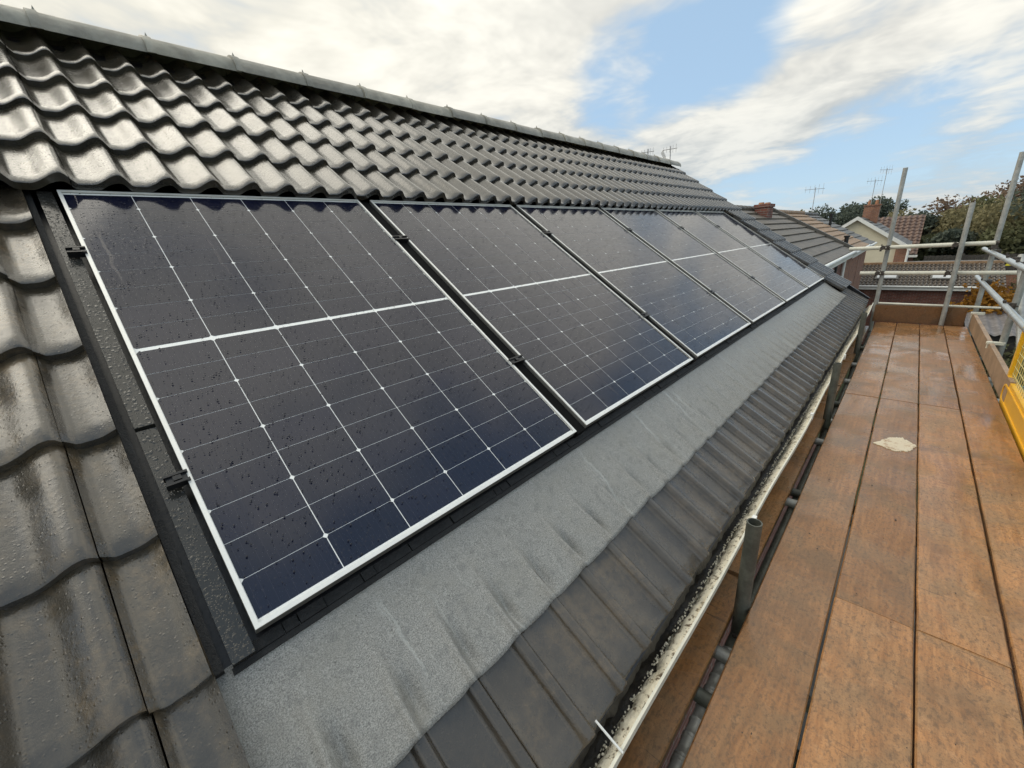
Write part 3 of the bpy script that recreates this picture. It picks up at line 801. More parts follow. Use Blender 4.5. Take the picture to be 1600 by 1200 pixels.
# silt lying in the channel, crusty cream bits along it
vs = []; fs = []; n = 420
for i in range(n + 1):
    x = gx0 + (gx1 - gx0) * i / n
    for j in range(5):
        y = -1.826 - 0.072 * j / 4; z = 5.482 + 0.010 * mnoise.noise(Vector((x * 16, j * 0.9, 0))) - 0.004 * (j - 2) ** 2 / 4
        vs.append((x, y - 0.012 * mnoise.noise(Vector((x * 9, 3, 3))) * (j == 4), z))
for i in range(n):
    for j in range(4): fs.append((i * 5 + j, i * 5 + j + 1, i * 5 + j + 6, i * 5 + j + 5))
obj('silt', mesh('silt', vs, fs, M_MUD, True), gut, kind='stuff')
def lump(V, F, c_, s, r, k=6):
    o = len(V)
    for ring, (rr, zz) in enumerate(((1.0, -0.2), (0.8, 0.5))):
        for q in range(k):
            a = 2 * math.pi * q / k + ring * 0.4; e = r.uniform(0.6, 1.3)
            V.append((c_[0] + s[0] * rr * e * math.cos(a), c_[1] + s[1] * rr * e * math.sin(a), c_[2] + s[2] * zz * r.uniform(.7, 1.3)))
    V.append((c_[0], c_[1], c_[2] + s[2]))
    for q in range(k):
        q2 = (q + 1) % k
        F.append((o + q, o + q2, o + k + q2, o + k + q)); F.append((o + k + q, o + k + q2, o + 2 * k))
V = []; F = []; n = 1300; rows_ = 5
for i in range(n + 1):
    x = gx0 + (gx1 - gx0) * i / n
    wob_ = 0.010 * mnoise.noise(Vector((x * 4, 1, 0))) + 0.012 * mnoise.noise(Vector((x * 22, 5, 0))) + 0.012 * mnoise.noise(Vector((x * 70, 9, 0)))
    dy = 0.004 * math.sin(x * 1.7) + 0.003 * math.sin(x * 4.1)
    for j in range(rows_):
        q = j / (rows_ - 1)
        y = -1.9455 + dy + (0.040 + wob_) * q
        z = 5.540 - 0.016 * q - 0.030 * q ** 4 + 0.005 * mnoise.noise(Vector((x * 45, q * 3, 2))) + 0.004 * mnoise.noise(Vector((x * 110, q * 6, 2)))
        V.append((x, y, z))
for i in range(n):
    for j in range(rows_ - 1): F.append((i * rows_ + j, (i + 1) * rows_ + j, (i + 1) * rows_ + j + 1, i * rows_ + j + 1))
for i in range(1600):
    x = rng.uniform(gx0, gx1); tt = rng.random()
    lump(V, F, (x, -1.906 + 0.016 * tt, 5.515 - 0.02 * tt), (rng.uniform(.0015, .006), rng.uniform(.0015, .004), rng.uniform(.002, .004)), rng)
obj('crust', mesh('crust', V, F, M_GUTTER, True), gut, kind='stuff')
for x in (-0.4, 1.62, 2.95, 4.6, 6.4):
    b_ = MB(); b_.box(x - 0.012, x + 0.012, -1.964, -1.948, 5.535, 5.578); b_.obj('clip', M_WHITE, gut)
b_ = MB(); b_.tube(rp(0.515, 2.34, -0.055), (0.517, -1.955, 5.572), 0.0032, 8)
b_.obj('white_strap', M_WHITE, gut)

# ================================================================== SCAFFOLD
ZD = 5.41
TR = 0.02415
def coupler_mesh():
    mb = MB()
    mb.tube((-0.032, 0, 0), (0.032, 0, 0), 0.033, 12); mb.tube((0, -0.032, 0.056), (0, 0.032, 0.056), 0.033, 12)
    mb.box(-0.026, 0.026, -0.026, 0.026, 0.018, 0.040)
    mb.tube((0.0, -0.05, -0.018), (0.0, 0.05, -0.018), 0.009, 8); mb.box(-0.014, 0.014, 0.034, 0.056, -0.030, -0.004)
    mb.tube((-0.05, 0.0, 0.076), (0.05, 0.0, 0.076), 0.009, 8); mb.box(0.034, 0.056, -0.014, 0.014, 0.064, 0.090)
    mb.v = [(x * .82, y * .82, z * .82 + .008) for x, y, z in mb.v]
    return mb.mesh('coupler', [M_STEEL])
CPL = coupler_mesh()
def tube_thing(p0, p1, label, mat=M_TUBE, hollow=True, group='scaffold tubes', r=TR):
    mb = MB(); p0 = Vector(p0); p1 = Vector(p1); lo = p0 if p0.z <= p1.z else p1
    mb.tube(p0 - lo, p1 - lo, r, 18, hollow=hollow)
    return mb.obj('scaffold_tube', mat, None, Matrix.Translation(lo), label=label, cat='scaffold tube', group=group)
def coupler_thing(loc, rot, label):
    return obj('scaffold_coupler', CPL, None, Matrix.Translation(Vector(loc)) @ rot, label=label, cat='coupler', group='scaffold couplers')
# deck boards: four columns, three lengths
cols_y = [(-2.2515, -2.040), (-2.470, -2.2575), (-2.684, -2.4755), (-2.892, -2.692)]
SEGS = {0: [(-2.35, 3.995), (4.003, 7.345)], 1: [(-2.35, 1.5505), (1.553, 3.995), (4.003, 7.345)], 2: [(-2.35, 1.5505), (1.553, 3.995), (4.003, 7.345)], 3: [(-2.35, 3.995), (4.003, 7.345)]}
cn = ['leftmost', 'second from the gutter', 'third from the gutter', 'rightmost']
cname = ['beside the gutter', 'second column from the gutter', 'third column from the gutter', 'along the outer edge']
sname = ['nearest', 'middle', 'far']
bgrp = 'deck boards of the scaffold'
BO = {}
for ci, (y0, y1) in enumerate(cols_y):
    segs = SEGS[ci]
    for si, (x0, x1) in enumerate(segs):
        jx = random.uniform(-0.006, 0.006)
        dz = random.uniform(-0.002, 0.002)
        mb = MB(); L = x1 - x0
        # slight cup and wobble
        nseg = 24; prof = 8; vs = []; fs = []
        W_ = y1 - y0; bv_ = 0.004; T = 0.036
        ring = [(-W_ / 2 + bv_, -T), (W_ / 2 - bv_, -T), (W_ / 2, -T + bv_), (W_ / 2, -bv_), (W_ / 2 - bv_, 0), (W_ / 4, 0.0008), (0, 0.001), (-W_ / 4, 0.0008), (-W_ / 2 + bv_, 0), (-W_ / 2, -bv_), (-W_ / 2, -T + bv_)]
        kk = len(ring)
        for i in range(nseg + 1):
            x = -L / 2 + L * i / nseg
            wy = 0.0025 * mnoise.noise(Vector((x * 1.3, ci * 9.1, si * 5))); wz = 0.002 * mnoise.noise(Vector((x * 0.9, ci * 4.2, si * 3 + 7)))
            e = 0.0022 * mnoise.noise(Vector((x * 9, ci * 3.3, si)))
            for q, (yy, zz) in enumerate(ring): vs.append((x, yy + wy + (e if yy > 0 else -e), zz + wz))
        for i in range(nseg):
            for q in range(kk): fs.append((i * kk + q, (i + 1) * kk + q, (i + 1) * kk + (q + 1) % kk, i * kk + (q + 1) % kk))
        fs.append(tuple(range(kk))); fs.append(tuple(range(len(vs) - 1, len(vs) - kk - 1, -1)))
        fs = [tuple(reversed(f)) for f in fs]
        BO[ci, si] = obj('scaffold_board', mesh('scaffold_board', vs, fs, M_BOARD), None, Matrix.Translation(((x0 + x1) / 2 + jx, (y0 + y1) / 2, ZD + dz)),
            label='%s wet brown deck board %s' % ((sname if len(segs) == 3 else ['nearer', 'far'])[si], cname[ci]), cat='scaffold board', group=bgrp)
# paint patch on a middle board
corners = [(3.07, -2.272), (3.215, -2.345), (3.245, -2.40), (3.165, -2.466), (3.06, -2.44), (3.012, -2.375)]
V = []; per = 14; n = per * len(corners)
for i in range(n):
    k_, f_ = divmod(i, per); A_ = corners[k_]; B_ = corners[(k_ + 1) % len(corners)]; f_ /= per
    x = A_[0] + (B_[0] - A_[0]) * f_; y = A_[1] + (B_[1] - A_[1]) * f_
    q = mnoise.noise(Vector((i * 0.31, 1, 0))) * 0.012 + mnoise.noise(Vector((i * 1.3, 5, 0))) * 0.016
    V.append((x + (x - 3.13) * q * 9, y + (y + 2.37) * q * 9, ZD + 0.0045))
F = [tuple(reversed(range(n)))]
o = len(V)
V += [(x, y, z - 0.004) for x, y, z in V[:n]]; F += [(i, (i + 1) % n, (i + 1) % n + n, i + n) for i in range(n)]
obj('paint_patch', mesh('paint_patch', V, F, M_PAINT), BO[1, 1], label='dried off-white paint splash')
# bits of dirt and leaf on the deck
V = []; F = []
for i in range(130):
    x = 0.8 + 6.4 * rng.random() ** 1.4; y = rng.uniform(-2.87, -2.06); s = rng.uniform(.0015, .0045) * (2.0 if rng.random() < .08 else 1)
    lump(V, F, (x, y, ZD + 0.006), (s, s * rng.uniform(.3, .8), s * 0.2), rng, 7)
obj('deck_debris', mesh('deck_debris', V, F, M_DEBRIS, True), None, kind='stuff', label='scattered specks of dirt and leaf on the deck boards', cat='debris')
# inside board below the gutter
for i, (x0, x1, lb) in enumerate(((-2.3, 1.50, 'near brown inner board lying below the gutter'), (1.52, 4.35, 'middle brown inner board below the gutter behind the second post stub'), (4.37, 7.3, 'far brown inner board below the gutter by the far post stub'))):
    mb = MB(); L = x1 - x0; mb.box(-L / 2, L / 2, -0.105, 0.105, -0.036, 0, 0, None, 0.004)
    mb.obj('scaffold_board', M_BOARD, None, Matrix.Translation(((x0 + x1) / 2, -1.880, 5.345 + 0.004 * i)), label=lb, cat='scaffold board', group='inner boards below the gutter')
# standards in the gap between deck and gutter
for x, y, zt, lb in ((1.30, -2.012, 5.765, 'mossy post stub nearest the camera between gutter and deck'),
                     (3.50, -1.995, 5.775, 'second post stub from the camera beside the gutter'),
                     (5.62, -1.985, 5.80, 'third post stub from the camera at the far end of the gutter')):
    tube_thing((x, y, 0.2), (x + 0.01, y, zt), lb, M_TUBE_DARK, True, 'inner posts')
# ledger with ribbed sleeve under the gap
mb = MB(); mb.tube((-2.3, -2.01, 5.245), (7.5, -2.01, 5.245), 0.0235, 14)
lg = mb.obj('scaffold_tube', M_TUBE_DARK, None, label='long ledger tube in the gap beside the deck', cat='scaffold tube', group='scaffold tubes')
V = []; F = []; x = -0.6; k_ = 14; prof_ = []
while x < 1.25:
    prof_ += [(x, .0242), (x + .002, .0268), (x + .007, .0268), (x + .009, .0242)]; x += random.choice((.012, .012, .012, .055))
for px_, pr_ in prof_:
    for q in range(k_):
        a_ = 2 * math.pi * q / k_; V.append((px_, -2.01 + pr_ * math.cos(a_), 5.245 + pr_ * math.sin(a_)))
for i in range(len(prof_) - 1):
    for q in range(k_): F.append((i * k_ + q, i * k_ + (q + 1) % k_, (i + 1) * k_ + (q + 1) % k_, (i + 1) * k_ + q))
obj('ribbed_sleeve', mesh('ribbed_sleeve', V, F, M_TUBE, True), lg)
tube_thing((-2.3, -2.075, 5.19), (7.5, -2.075, 5.19), 'pale tube running below the deck edge', M_TUBE_ALU, True)
trx = (0.97, 1.16, 2.30, 2.42, 3.20, 3.62, 4.05, 4.75, 5.4, 6.2)
tl = ['first', 'second', 'third', 'fourth', 'fifth', 'sixth', 'seventh', 'eighth', 'ninth', 'tenth']
for i, x in enumerate(trx):
    tube_thing((x, -1.72, 5.285), (x, -3.02, 5.285), '%s transom tube from the camera under the deck boards' % tl[i], M_TUBE if i % 3 else M_TUBE_DARK, True, 'transom tubes')
coupler_thing((1.285, -2.018, 5.23), Matrix.Rotation(math.pi / 2, 4, 'X'), 'dark coupler at the foot of the nearest post stub')
coupler_thing((3.50, -2.018, 5.23), Matrix.Rotation(math.pi / 2, 4, 'X'), 'dark coupler at the foot of the second post stub')
# far end: posts, rails, toe board
tube_thing((7.43, -2.005, 0.2), (7.43, -1.995, 7.315), 'tall left post at the far end of the deck', M_TUBE, True, 'outer posts')
tube_thing((7.335, -2.665, 5.415), (7.335, -2.650, 6.845), 'short middle post standing on the far end of the deck', M_TUBE, True, 'outer posts')
tube_thing((7.56, -2.960, 0.2), (7.56, -2.938, 7.335), 'tall outer corner post at the far right', M_TUBE, True, 'outer posts')
tube_thing((7.385, -1.60, 6.372), (7.385, -2.925, 6.388), 'upper far guard rail across the end of the deck', M_TUBE_PALE, True, 'guard rails')
tube_thing((7.395, -1.765, 6.050), (7.395, -3.165, 6.050), 'lower far guard rail across the end of the deck', M_TUBE_PALE, True, 'guard rails')
mb = MB(); mb.box(-0.019, 0.019, -0.43, 0.43, -0.11, 0.11); mb.obj('toe_board', M_TOE, None, Matrix.Translation((7.385, -2.43, 5.525)), label='brown toe board on edge across the far end of the deck', cat='toe board')
tube_thing((7.42, -2.02, 5.652), (7.42, -3.25, 5.640), 'pale low rail along the top of the far toe board', M_TUBE_PALE, True, 'guard rails', 0.014)
# outer side: toe board, rails, posts
mb = MB(); mb.box(-1.53, 1.53, -0.015, 0.015, -0.085, 0.085); tb = mb.obj('toe_board', M_TOE_PALE, None, Matrix.Translation((5.79, -2.918, 5.495)), label='pale toe board on edge along the outer side of the deck', cat='toe board')
mb = MB(); mb.box(-1.53, 1.53, -0.015, 0.015, 0.0, 0.003); mb.obj('top_edge', M_TOE_PALE, tb, Matrix.Translation((5.79, -2.918, 5.5815)))
tube_thing((8.35, -2.925, 6.275), (2.0, -2.925, 6.275), 'upper outer guard rail running along the deck', M_TUBE_ALU, True, 'guard rails')
tube_thing((8.25, -2.925, 5.925), (2.0, -2.925, 5.925), 'lower outer guard rail running along the deck', M_TUBE_ALU, True, 'guard rails')
tube_thing((5.60, -2.990, 0.2), (5.60, -2.985, 7.4), 'outer post beside the pale toe board', M_TUBE, True, 'outer posts')
tube_thing((6.35, -3.02, 6.30), (5.15, -3.05, 5.55), 'diagonal brace tube outside the outer guard rails', M_TUBE, True, 'scaffold tubes')
RY = Matrix.Rotation(math.pi / 2, 4, 'Y'); RX = Matrix.Rotation(math.pi / 2, 4, 'X'); RZ = Matrix.Rotation(math.pi / 2, 4, 'Z')
for loc, rot, lb in (((7.385, -2.655, 6.382), RZ @ RY, 'coupler joining middle far post and upper far rail'),
                     ((7.395, -2.655, 6.050), RZ @ RY, 'coupler joining middle far post and lower far rail'),
                     ((7.385, -2.00, 6.376), RZ @ RY, 'coupler joining tall left far post and upper far rail'),
                     ((7.395, -2.00, 6.050), RZ @ RY, 'coupler joining tall left far post and lower far rail'),
                     ((7.56, -2.925, 6.275), RX, 'coupler on the corner post at the upper outer rail'),
                     ((7.56, -2.925, 5.925), RX, 'coupler on the corner post at the lower outer rail'),
                     ((7.40, -2.925, 6.33), Matrix.Identity(4), 'coupler where upper far rail meets upper outer rail'),
                     ((5.60, -2.925, 6.275), RX, 'coupler on the upper outer rail at the nearer outer post'),
                     ((5.60, -2.925, 5.925), RX, 'coupler on the lower outer rail at the nearer outer post'),
                     ((6.2, -2.925, 6.275), RX, 'coupler holding the diagonal brace to the upper outer rail')):
    coupler_thing(loc, rot, lb)
# toe board clips
for x, z, lb in ((7.30, 5.585, 'pale clip at the far end of the outer toe board'), (5.58, 5.585, 'pale clip holding the outer toe board to the nearer post')):
    mb = MB(); mb.box(-0.022, 0.022, -0.075, 0.03, -0.012, 0.012); mb.tube((0, -0.08, 0), (0, 0.035, 0), 0.014, 10); mb.tube((0, 0.022, -0.05), (0, 0.022, 0.012), 0.008, 8)
    mb.obj('toe_board_clip', M_TUBE_PALE, None, Matrix.Translation((x, -2.92, z)), label=lb, cat='clip', group='toe board clips')

# yellow mesh gate
gx_a, gx_b, gy = 2.95, 4.44, -2.925
gate = empty('safety_gate', ((gx_a + gx_b) / 2, gy, 5.42), 'bright yellow plastic safety gate with mesh at the right edge of the deck', 'gate')
mb = MB()
# outer frame with rounded lower corners
def rr(x0, x1, z0, z1, r):
    pts = []
    for cx, cz, a0 in ((x1 - r, z0 + r, -90), (x1 - r, z1 - r, 0), (x0 + r, z1 - r, 90), (x0 + r, z0 + r, 180)):
        for k_ in range(7):
            a = math.radians(a0 + 15 * k_); pts.append((cx + r * math.cos(a), cz + r * math.sin(a)))
    return pts
oz0, oz1 = 5.375, 6.35
po = rr(gx_a, gx_b, oz0, oz1, 0.09); pi_ = rr(gx_a + 0.045, gx_b - 0.045, oz0 + 0.20, oz1 - 0.05, 0.03)
n = len(po)
for yy, sgn in ((gy + 0.02, 1), (gy - 0.02, -1)):
    vs = [(x, yy, z) for x, z in po] + [(x, yy, z) for x, z in pi_]
    mb.add(vs, [((i, (i + 1) % n, (i + 1) % n + n, i + n) if sgn < 0 else (i + n, (i + 1) % n + n, (i + 1) % n, i)) for i in range(n)])
for pts, flip in ((po, False), (pi_, True)):
    vs = [(x, gy + 0.02, z) for x, z in pts] + [(x, gy - 0.02, z) for x, z in pts]
    fs_ = [(i, (i + 1) % n, (i + 1) % n + n, i + n) for i in range(n)]
    mb.add(vs, [tuple(reversed(f)) for f in fs_] if flip else fs_, False)
mb.obj('frame', M_YELLOW, gate)
mb = MB()   # raised rib round the kick plate
pr = rr(gx_a + 0.05, gx_b - 0.05, oz0 + 0.045, oz0 + 0.17, 0.05); pr2 = rr(gx_a + 0.062, gx_b - 0.062, oz0 + 0.057, oz0 + 0.158, 0.04)
vs = [(x, gy + 0.028, z) for x, z in pr] + [(x, gy + 0.028, z) for x, z in pr2] + [(x, gy + 0.019, z) for x, z in pr] + [(x, gy + 0.019, z) for x, z in pr2]
m_ = len(pr)
mb.add(vs, [(i + m_, (i + 1) % m_ + m_, (i + 1) % m_, i) for i in range(m_)] + [(i, (i + 1) % m_, (i + 1) % m_ + 2 * m_, i + 2 * m_) for i in range(m_)] + [(i + m_, i + 3 * m_, (i + 1) % m_ + 3 * m_, (i + 1) % m_ + m_) for i in range(m_)])
mb.obj('kick_plate_rib', M_YELLOW, gate)
mb = MB()
x = gx_a + 0.06
while x < gx_b - 0.045: mb.tube((x, gy, oz0 + 0.20), (x, gy, oz1 - 0.05), 0.0026, 6); x += 0.060
z = oz0 + 0.24
while z < oz1 - 0.05: mb.tube((gx_a + 0.045, gy + 0.004, z), (gx_b - 0.045, gy + 0.004, z), 0.0026, 6); z += 0.050
mb.obj('mesh_infill', M_GATEWIRE, gate)

# ================================================================== NEIGHBOURHOOD
def stepped_roof(A, B, nrm_dir, run, rise, rows, mat, name, parent, wave=0.0, wl=0.165, step=0.03, nseg=None):
    """A->B eaves line (Vectors); roof climbs `run` along nrm_dir and `rise` up, in `rows` courses"""
    A = Vector(A); B = Vector(B); nd = Vector(nrm_dir); L = (B - A).length
    ns_ = nseg or (max(1, int(L / wl * 6)) if wave else 12)
    up = Vector((0, 0, 1)); sl = (nd * run + up * rise); nn = Vector((-nd.x * rise, -nd.y * rise, run)).normalized()
    V = []; F = []
    for r_ in range(rows):
        lo = sl * (r_ / rows); hi = sl * ((r_ + 1) / rows)
        o = len(V)
        for i in range(ns_ + 1):
            p = A + (B - A) * (i / ns_)
            h = wave * (0.5 + 0.5 * math.cos(2 * math.pi * (i / ns_) * L / wl)) if wave else 0.006 * mnoise.noise(Vector((i * 1.7, r_ * 2.3, L)))
            V += [tuple(p + lo + nn * (h - 0.004)), tuple(p + lo + nn * (step + h)), tuple(p + hi + nn * (0.004 + h))]
        for i in range(ns_):
            a = o + 3 * i
            F += [(a, a + 3, a + 4, a + 1), (a + 1, a + 4, a + 5, a + 2)]
    return obj(name, mesh(name, V, F, mat), parent)
def prism_wall(mb, pts2, axis, a0, a1):
    """extrude polygon along x (axis 0) or y (axis 1)"""
    n_ = len(pts2)
    mk = (lambda a, p: (a, p[0], p[1])) if axis == 0 else (lambda a, p: (p[0], a, p[1]))
    vs = [mk(a0, p) for p in pts2] + [mk(a1, p) for p in pts2]
    fs_ = [tuple(range(n_)), tuple(range(2 * n_ - 1, n_ - 1, -1))] + [(i, i + n_, (i + 1) % n_ + n_, (i + 1) % n_) for i in range(n_)]
    mb.add(vs, fs_)
def chimney(parent, x, y, z0, z1, sx_, sy_, pots, mat=M_BRICK):
    mb = MB(); mb.box(x - sx_, x + sx_, y - sy_, y + sy_, z0, z1); mb.box(x - sx_ - .04, x + sx_ + .04, y - sy_ - .04, y + sy_ + .04, z1 + .002, z1 + .10)
    ch = mb.obj('chimney', mat, parent)
    for dy, hh in pots:
        mb = MB(); mb.tube((x, y + dy, z1 + .10), (x, y + dy, z1 + .10 + hh), .10, 10, .08); mb.obj('chimney_pot', M_POT, ch)
    return ch
# --- terrace of two houses continuing beyond ours, set back
YE, ZE, YRd, ZRd = -0.66, 5.74, 2.16, 7.36
def terrace(x0, x1, mat, label, wallmat, dz=0.0, dy=0.0, gutter=True):
    h_ = empty('terraced_house', ((x0 + x1) / 2, YRd, 0), label, 'house', 'houses beyond the gable')
    ye, ze, yr, zr = YE + dy, ZE + dz, YRd + dy, ZRd + dz
    mb = MB(); prism_wall(mb, [(ye + 0.28, 0), (2 * yr - ye - 0.28, 0), (2 * yr - ye - 0.28, ze), (yr, zr - 0.12), (ye + 0.28, ze)], 0, x0 + 0.05, x1 - 0.05); mb.obj('wall', wallmat, h_)
    stepped_roof((x0, ye, ze), (x1, ye, ze), (0, 1, 0), yr - ye, zr - ze, 9, mat, 'front_slope', h_, 0, step=0.045)
    stepped_roof((x1, 2 * yr - ye, ze), (x0, 2 * yr - ye, ze), (0, -1, 0), yr - ye, zr - ze, 9, mat, 'rear_slope', h_, 0, step=0.045)
    x = x0
    while x < x1 - 0.1:
        mb = MB(); mb.tube((0, 0, 0), (0.43, 0, 0), 0.115, 10, 0.105); mb.obj('ridge_tile', mat, h_, Matrix.Translation((x, yr, zr + 0.02))); x += 0.45
    if gutter:
        mb = MB(); mb.tube((x0, ye - 0.05, ze - 0.03), (x1, ye - 0.05, ze - 0.03), 0.055, 10); mb.box(x0, x1, ye + 0.0, ye + 0.02, ze - 0.22, ze - 0.02); mb.obj('gutter', M_WHITE, h_)
    return h_
h2 = terrace(10.3, 19.9, M_ROOF_GREY, 'neighbouring house with grey-brown tiled roof and short brick chimney', M_BRICK)
chimney(h2, 17.0, 1.75, 6.7, 7.40, 0.33, 0.20, ((-.09, .05), (.10, .07)))
mb = MB(); prism_wall(mb, [(YE - .04, ZE - .06), (YE - .04, ZE + .11), (YRd, ZRd + .15), (YRd, ZRd - .02)], 0, 19.78, 19.98); mb.obj('verge_strip', M_ROOF_DARK, h2)
mb = MB(); mb.tube((19.6, YE + .18, 0.1), (19.6, YE + .18, ZE - .15), 0.05, 8); mb.obj('downpipe', M_WHITE, h2)
mb = MB(); mb.tube((17.6, YE + .2, 0.1), (17.6, YE + .2, ZE - .1), 0.04, 8); mb.obj('downpipe', M_BLACK, h2)
h3 = terrace(20.02, 26.2, M_ROOF_ORANGE, 'house with tan tiled roof beyond the dark verge', M_BRICK2, -0.06)
mb = MB(); mb.tube((20.8, -0.30, 5.9), (20.8, -0.30, 6.22), 0.07, 10); mb.tube((20.8, -0.30, 6.2), (20.8, -0.30, 6.27), 0.10, 10); mb.obj('vent_pipe', M_BLACK, h3)
h4 = terrace(26.25, 30.2, M_ROOF_DARK, 'end house with dark grey tiled roof beside the cream gable', M_BRICK2, -0.10)
mb = MB(); mb.tube((26.6, 1.0, 6.6), (26.6, 1.0, 7.15), 0.06, 10); mb.tube((26.6, 1.0, 7.13), (26.6, 1.0, 7.2), 0.10, 10); mb.obj('vent_pipe', M_BLACK, h4)
for hh_, x_ in ((h2, 14.0), (h2, 18.6)):
    for z_ in (3.4, 0.9):
        mb = MB(); rect = (x_ - .6, x_ + .6)
        mb.box(rect[0], rect[1], YE + 0.235, YE + 0.279, z_, z_ + 1.2); wn = mb.obj('window', M_WHITE, hh_)
        mb = MB(); mb.box(rect[0] + .07, rect[1] - .07, YE + 0.222, YE + 0.234, z_ + .07, z_ + 1.13); mb.obj('pane', M_WINDOW, wn)

# --- cream gabled house facing us
gh = empty('gabled_house', (38, 0.65, 0), 'cream rendered house with white-edged gable end', 'house')
YA, ZA, HW, ZEg = 0.65, 7.02, 2.72, 5.10
mb = MB(); prism_wall(mb, [(YA - HW + .25, 0), (YA + HW - .25, 0), (YA + HW - .25, ZEg + .15), (YA, ZA - .14), (YA - HW + .25, ZEg + .15)], 0, 35.1, 43.0); mb.obj('wall', M_CREAMWALL, gh)
stepped_roof((34.9, YA - HW, ZEg), (43.2, YA - HW, ZEg), (0, 1, 0), HW, ZA - ZEg, 10, M_ROOF_DARK, 'right_slope', gh, 0, step=0.05)
stepped_roof((43.2, YA + HW, ZEg), (34.9, YA + HW, ZEg), (0, -1, 0), HW, ZA - ZEg, 10, M_ROOF_DARK, 'left_slope', gh, 0, step=0.05)
for sgn in (-1, 1):
    mb = MB(); prism_wall(mb, [(YA + sgn * HW * 1.02, ZEg - .20), (YA + sgn * HW * 1.02, ZEg + .03), (YA, ZA + .05), (YA, ZA - .17)], 0, 34.82, 34.95); mb.obj('bargeboard', M_WHITE, gh)
mb = MB(); mb.box(34.95, 35.095, YA - HW + .12, YA - HW + .62, 0, ZEg - .05); mb.obj('brick_corner', M_BRICK2, gh)
mb = MB(); mb.tube((34.9, YA - HW + .05, 0), (34.9, YA - HW + .05, ZEg), .06, 8); mb.obj('downpipe', M_WHITE, gh)
chimney(gh, 39.5, 0.35, 5.6, 7.72, 0.4, 0.42, ((-.2, .28), (.2, .28)), M_BRICK2)

# --- aerials
def aerial(x, y, z0, z1, label, size=1.0, rot=0.3, dish=False):
    a = empty('tv_aerial', (x, y, z0), label, 'aerial', 'tv aerials')
    mb = MB(); mb.tube((x, y, z0), (x, y, z1), .017, 6); mb.obj('mast', M_ANT, a)
    Mr = Matrix.Translation((x, y, z1 - .1)) @ Matrix.Rotation(rot, 4, 'Z')
    mb = MB(); mb.tube(Mr @ Vector((0, -.5 * size, 0)), Mr @ Vector((0, .6 * size, 0)), .012, 6); mb.obj('boom', M_ANT, a)
    for k_ in range(5):
        yy = (-.42 + .24 * k_) * size; hl = (.30 - .03 * k_) * size
        mb = MB(); mb.tube(Mr @ Vector((0, yy, -hl)), Mr @ Vector((0, yy, hl)), .006, 5); mb.obj('element', M_ANT, a)
    return a
aerial(30.3, 2.40, 6.6, 8.75, 'slender tv aerial above the tan roof', 0.9, 0.5)
aerial(39.2, 0.45, 7.4, 9.40, 'shorter tv aerial on the cream house chimney', 1.0, 0.8)
aerial(39.8, 0.00, 7.4, 10.05, 'taller tv aerial on the cream house chimney', 1.0, 1.0)
aerial(16.0, 5.58, 5.5, 9.78, 'tv aerial poking above the far end of the ridge', 0.42, 0.4)
ae = aerial(16.0, 4.73, 5.8, 9.72, 'tv aerial with grid reflector by the far end of the ridge', 0.45, 0.2)
mb = MB()
for k_ in range(6): mb.tube((16.0, 4.90 + .02 * k_, 9.42 + .04 * k_), (16.1, 5.02 + .02 * k_, 9.36 + .04 * k_), .012, 5)
mb.obj('reflector', M_ANT, ae)

# --- single-storey extension with pantiles and two skylights
ex = empty('extension', (33, -3, 0), 'low brick extension with brown pantile roof and two skylights', 'extension')
XB, XT, ZB, ZT, EY0, EY1 = 30.2, 32.8, 3.36, 4.27, -5.75, -0.2
mb = MB(); mb.box(XB + .25, 36.0, EY0 + .15, EY1, 0, ZB + .05); mb.obj('wall', M_BRICK, ex)
stepped_roof((XB, EY1, ZB), (XB, EY0, ZB), (1, 0, 0), XT - XB, ZT - ZB, 8, M_ROOF_BROWN, 'front_slope', ex, 0.075, 0.167, 0.04)
mb = MB(); mb.box(XT - .02, 36, EY0, EY1, ZT - .2, ZT - .03); mb.obj('flat_top', M_ROOF_DARK, ex)
mb = MB(); mb.box(XB - .03, XB + .02, EY0, EY1, ZB - .20, ZB - .01); mb.tube((XB - .06, EY0, ZB - .02), (XB - .06, EY1, ZB - .02), .05, 8); mb.obj('gutter', M_WHITE, ex)
mb = MB(); mb.box(XT - .12, XT + .12, EY0, EY1, ZT + .02, ZT + .14); mb.obj('ridge_cap', M_ROOF_ORANGE, ex)
for yc in (-1.42, -3.62):
    ang = math.atan2(ZT - ZB, XT - XB)
    Ms = Matrix.Translation((XB + 1.05, yc, ZB + 1.05 * math.tan(ang) + .10)) @ Matrix.Rotation(-ang, 4, 'Y')
    mb = MB(); mb.box(-.52, .52, -.48, .48, -.10, .03); sk = mb.obj('skylight', M_ROOF_DARK, ex, Ms)
    mb = MB(); mb.box(-.42, .42, -.40, .40, .031, .05); mb.obj('pane', M_SKYLIGHT, sk, Ms)

# --- red-brown roofed house behind
rh = empty('far_house', (50, -2.8, 0), 'far house with red-brown tiled roof below the wooded hill', 'house')
mb = MB(); mb.box(46.3, 54, -2.35, 0.6, 0, 4.1); mb.obj('wall', M_BRICK, rh)
stepped_roof((46.0, 0.8, 4.05), (46.0, -2.5, 4.05), (1, 0, 0), 3.6, 2.9, 12, M_ROOF_RED, 'front_slope', rh, 0.09, 0.34, 0.05)
mb = MB(); prism_wall(mb, [(46.0, 4.0), (49.6, 6.93), (53.2, 4.0)], 1, -2.45, 0.75); mb.obj('roof_core', M_ROOF_RED, rh)
mb = MB(); mb.box(45.9, 45.99, -2.55, 0.8, 3.85, 4.02); mb.obj('gutter', M_WHITE, rh)
